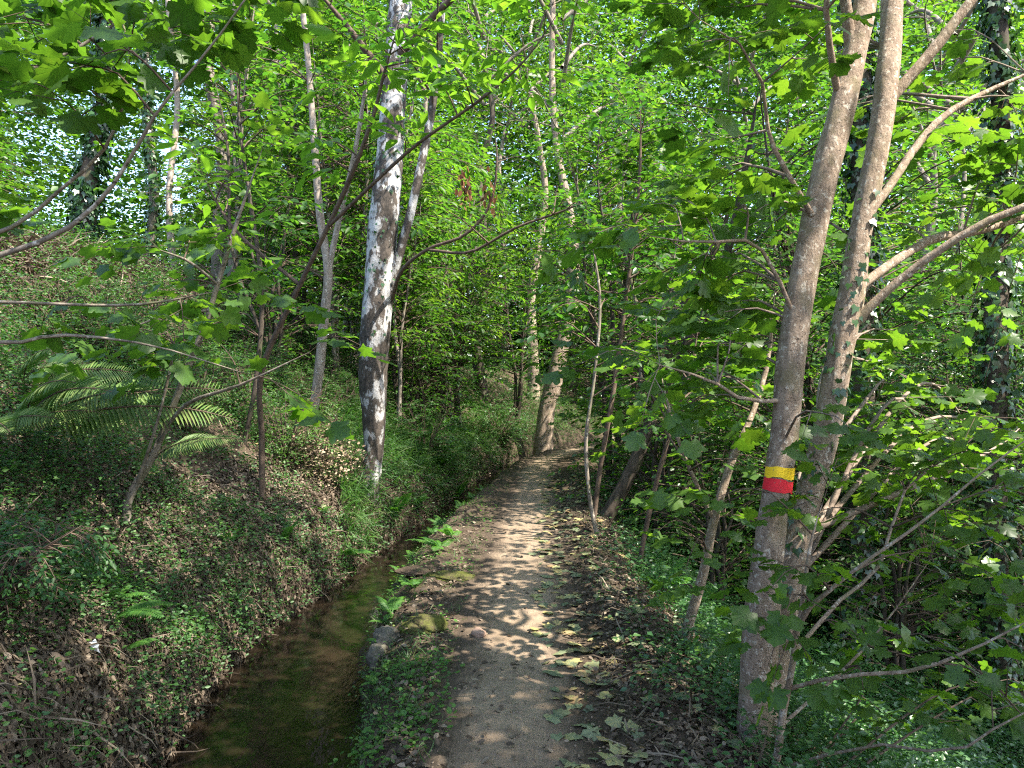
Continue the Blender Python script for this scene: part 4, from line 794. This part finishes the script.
# ---- ferns
def fern_frond(L, seed, width=.32, bip=False, arch=.5, np_=20):
    R = np.random.RandomState(seed); b = Buf(); n = 16; u = np.linspace(0, 1, n)
    q = np.c_[np.zeros(n), L * (u * .98 - .1 * u ** 3), L * arch * (u * .9 - u ** 2 * .95)]; b.tube(q, np.linspace(.004, .0012, n) * (1 + L), 4, 1)
    for k in range(np_):
        s = .14 + .86 * k / np_; P = np.array([0, np.interp(s, u, q[:, 1]), np.interp(s, u, q[:, 2])]); pl = L * width * math.sin(math.pi * min(1, (s - .02) ** .65)) ** .8 * (1.05 - .3 * s) + .012
        T = unit(np.array([0, np.interp(min(1, s + .05), u, q[:, 1]), np.interp(min(1, s + .05), u, q[:, 2])]) - P + 1e-9)
        for sg in (1, -1):
            D = unit(np.array([sg, .28 + .25 * s, -.18 + R.randn() * .06])); N = unit(np.array([0, -T[2], T[1]]) + R.randn(3) * .08)
            if not bip: b.leaves(P[None], D[None], N[None], [pl], (T_LONG[0] * [(.62 + .1 * s) if np_ < 30 else .23, 1, .6], T_LONG[1]), np.array([R.uniform(.2, .9)]))
            else:
                m_ = max(4, int(pl / .021)); t_ = (np.arange(m_) + .4) / m_; pp = P + D * (t_ * pl)[:, None] - UP * (t_ ** 2 * pl * .12)[:, None]
                sd = unit(np.cross(D, N)); sz = (.026 + .20 * pl * (1 - t_)) * .72
                for s2 in (1, -1): b.leaves(pp, np.tile(sd * s2 + D * .55, (m_, 1)), np.tile(N, (m_, 1)) + R.randn(m_, 3) * .1, sz, (T_LONG[0] * [1.1, 1, .5], T_LONG[1]), np.clip(R.randn(m_) * .15 + R.uniform(.3, .7), 0, 1))
    return b
fro = {}
for nm, args in {'s': [(.34, 1), (.28, 2), (.40, 3)], 'b': [(1.05, 4), (.85, 5), (1.2, 6)]}.items():
    for j, (L, sd) in enumerate(args):
        bb = fern_frond(L, sd, .20 if nm == 's' else .19, False, .45 if nm == 's' else .42, 20 if nm == 's' else 42)
        ob = bb.build('frond', [M['fern' if nm == 's' else 'bracken'], M['twig' if nm == 'b' else 'fern']]); fro[nm + str(j)] = ob.data; bpy.data.objects.remove(ob)
def fern(x, y, n, kind, label, sc=1.0, seed=0, az=None, spread=2.6, tilt=.5, group=None, z=None):
    R = np.random.RandomState(seed + 900); zz = hz(x, y) if z is None else z
    t = empty('fern', (x, y, zz), label, 'fern', group)
    for k in range(n):
        o = bpy.data.objects.new('frond', fro[kind + str(R.randint(3))]); COL.objects.link(o); o.parent = t
        a = (az + (k / (max(1, n - 1)) - .5) * spread + R.randn() * .1) if az is not None else (k * 2 * math.pi / n + R.rand() * .5)
        o.rotation_euler = (tilt + R.randn() * .15, R.randn() * .12 + (.62 if kind == 'b' else 0), a - math.pi / 2); s = sc * R.uniform(.75, 1.15); o.scale = (s, s, s); o.location = (0, 0, 0)
    return t
def g2(px, py):
    """ground point seen at a pixel"""
    d = np.linspace(2.3, 30, 2500); x = (px - 512) * d / F; z = CAM_Z - (py - 384) * d / F; k = np.argmax(H(x, d) >= z); return x[k], d[k]
GF = 'small ferns along the channel'
x, y = g2(282, 545); fern(x, y, 5, 's', 'upright bright green fern alone in the leaf litter above the channel', 1.15, 1, tilt=.75, group=GF, z=hz(x, y) + .03)
x, y = g2(118, 622); fern(x, y, 3, 's', 'small fern with two fronds low on the left bank', .95, 2, az=.1, spread=1.0, tilt=.25, group=GF, z=hz(x, y) + .03)
x, y = g2(340, 558); fern(x, y, 3, 's', 'fern spreading flat over the channel edge right of the upright fern', 1.1, 3, az=0, spread=1.2, tilt=.15, group=GF, z=hz(x, y) + .03)
x, y = g2(125, 655); fern(x, y, 2, 's', 'tiny fern beside the white scrap low on the left bank', .6, 12, az=.2, spread=.8, tilt=.2, group=GF, z=hz(x, y) + .03)
for px, py, lab, sc, az in ((455, 500, 'tall bright fern on the far bank under the birch, nearest the water', 1.5, -.3), (440, 470, 'fern higher on the far bank just right of the birch foot', 1.5, -.2), (392, 520, 'fern hanging from the bank directly below the birch', 1.2, 0),
                           (415, 508, 'small fern on the far bank between the birch fern and the water', .9, 2.5)):
    x, y = g2(px, py); fern(x, y, 7, 's', lab, sc * 1.0, int(px), az=None, tilt=.6, group=GF, z=hz(x, y) + .03)
for px, py, lab, sc in ((392, 618, 'bright fern on the berm above the mossy stones, leaning over the water', .9), (412, 592, 'second fern on the berm, just past the leaning one', .9), (440, 552, 'bushy fern on the berm by the sunlit silt', 1.2), (452, 540, 'fern tucked behind the bushy berm fern', 1.0), (375, 690, 'ragged fern at the water edge near the viewer', .5)):
    x, y = g2(px, py); fern(x, y, 6, 's', lab, sc * .7, int(px) + 7, az=math.pi * .9, spread=3.4, tilt=.35, group=GF, z=hz(x, y) + .03)
RF = np.random.RandomState(64)
for k in range(14):
    yy = 4.2 + k * .62 + RF.rand() * .3; side = k % 3
    x = (np.interp(yy, RB[:, 1], RB[:, 0]) + .14) if side else (np.interp(yy, LB[:, 1], LB[:, 0]) - .25 - RF.rand() * .3)
    fern(x, yy, 4, 's', 'little fern growing in the grass of the berm' if side else 'little fern growing low on the cut bank over the water', RF.uniform(.4, .65), 300 + k, az=(math.pi * .8 if side else -.3), spread=2.6, tilt=.4, group='little ferns fringing the channel')
GB = 'large bracken fronds on the left bank'
for x, y, n_, az, lab, sc, sd in ((-3.2, 5.1, 5, -.1, 'largest bracken plant, arching right across the left bank', 1.1, 31), (-3.6, 5.7, 4, .0, 'bracken plant behind the largest, higher on the bank', .9, 32), (-3.1, 4.6, 3, -.3, 'bracken plant nearest the viewer at the left edge', .8, 33), (-2.75, 5.9, 3, -.2, 'bracken plant below the slanting pale sapling', .7, 34)):
    fern(x, y, n_, 'b', lab, sc, sd, az=az, spread=1.3, tilt=.28, group=GB, z=hz(x, y) + .22)
for px, py, sd in ((690, 610, 41), (660, 590, 42), (722, 600, 43)):
    x, y = g2(px, py); fern(x, y, 5, 's', {41: 'fern on the slope left of the painted maple', 42: 'fern below the thicket on the right slope', 43: 'fern half behind the painted maple'}[sd], 1.3, sd, tilt=.6, group='ferns on the right slope')

# ---- sunlit half-dry bush on the bank, and bushes over the far bank
def bush(name, label, px, py, rad, hgt, n, size, mat_, seed, rnd0=.6, tm=T_OV, drym=0):
    x, y = g2(px, py); R = np.random.RandomState(seed); z = hz(x, y); t = empty(name, (x, y, z), label, 'bush'); wood = Buf(); lf = Buf(); sk = []
    for k in range(9):
        a = k * 2.4; q = resample_stem([(0, 0, -.05, .008), (math.cos(a) * rad * .3, math.sin(a) * rad * .3, hgt * .5, .006), (math.cos(a) * rad * .7, math.sin(a) * rad * .7, hgt * .9, .003)], 10); sk.append(q); wood.tube(q[:, :3], q[:, 3], 4)
    sprays(R, lf, lf, np.vstack(sk), ell(R, int(n * 1.5), (0, 0, hgt * .5), (rad, rad, hgt * .55)), tm, size, .16, .06, .03, .1, rnd0=rnd0)
    wood.build('stems', M['twig'], t); lf.build('crown', [M[mat_], M['twig']], t)
    if drym:
        b = Buf(); P = ell(R, drym, (0.1, -.1, hgt * .35), (rad, rad, hgt * .5)); b.leaves(P, rdir(R, drym), R.randn(drym, 3), R.uniform(.02, .045, drym), T_OV, R.rand(drym)); b.build('dry_foliage', M['straw'], t)
    return t
bush('half_dry_bush', 'sunlit half-withered bush left of the birch foot', 318, 478, .42, .8, 60, .035, 'grass', 71, .9, drym=1500)
bush('small_leaved_bush', 'light green small-leaved bush behind the half-withered one', 285, 462, .6, .9, 70, .035, 'herb', 72, .8)
bush('small_leaved_bush', 'green bush draping the bank right of the birch trunk', 425, 462, .7, 1.1, 80, .045, 'herb', 73, .5)
bush('small_leaved_bush', 'dark green bush filling the bank at the far left edge', -5, 600, .5, .35, 150, .032, 'herb', 74, .35)
bush('small_leaved_bush', 'little bush tucked against the foot of the birch', 352, 492, .35, .5, 60, .03, 'herb', 77, .5)
bush('small_leaved_bush', 'bush hanging over the channel where it narrows', 500, 440, .8, 1.0, 70, .05, 'herb', 75, .5)

# ---- stones
def rock(name, label, px, py, r, mat_, seed, cat='stone', group=None, sink=.45, sub=5, offx=0):
    import bmesh
    x, y = g2(px, py); x += offx; bm = bmesh.new(); bmesh.ops.create_icosphere(bm, subdivisions=sub, radius=1); RR = np.random.RandomState(seed); o_ = RR.rand(3) * 50
    for v_ in bm.verts:
        c = v_.co; f = .66 + .75 * float(fbm(np.array([c.x * 1.1 + o_[0] + c.z]), np.array([c.y * 1.1 + o_[1] - c.z * .7]), 1.5, 6)[0]); v_.co = Vector((c.x * r[0] * f, c.y * r[1] * f, c.z * r[2] * f))
    me = bpy.data.meshes.new(name); bm.to_mesh(me); bm.free(); me.materials.append(mat_); me.polygons.foreach_set('use_smooth', np.ones(len(me.polygons), bool))
    o = bpy.data.objects.new(name, me); COL.objects.link(o); o.location = (x, y, hz(x, y) + r[2] * (1 - 2 * sink)); o.rotation_euler = (0, 0, RR.rand() * 3); return tag(o, label, cat, group)
rock('path_stone', 'lone brown stone lying on the path', 479, 636, (.06, .04, .03), M['brown_stone'], 4, sub=3, sink=.2)
rock('mossy_stone', 'largest moss-topped stone set in the berm edge', 425, 628, (.15, .13, .07), M['moss'], 1, group='stones in the berm edge')
rock('mossy_stone', 'long moss-covered hump further along the berm', 452, 578, (.11, .22, .035), M['moss'], 2, group='stones in the berm edge')
rock('edge_stone', 'pale bare stone below the largest mossy one, at the water', 386, 645, (.07, .09, .10), M['stone'], 3, group='stones in the berm edge')
rock('edge_stone', 'grey bare stone nearest the viewer at the water edge', 378, 662, (.055, .08, .09), M['stone'], 5, group='stones in the berm edge')
rock('silt_bank', 'pale silt spit in the channel beside the bushy berm fern', 416, 572, (.16, .10, .03), M['soil'], 6, cat='silt spit', sink=.3)
# white scrap on the left bank
x, y = g2(91, 651); b = Buf(); b.leaves(np.array([[x, y, hz(x, y) + .05], [x + .012, y - .01, hz(x, y) + .035]]), np.array([[.3, -.2, -1.], [.5, .1, -.7]]), np.array([[0, -1., .4], [.2, -1, .5]]), [.085, .06], (T_IVY[0] * [.8, 1, 1.5], T_IVY[1]), np.array([.5, .5]))
tag(b.build('paper_scrap', M['paper']), 'crumpled white scrap lying low on the left bank', 'scrap')
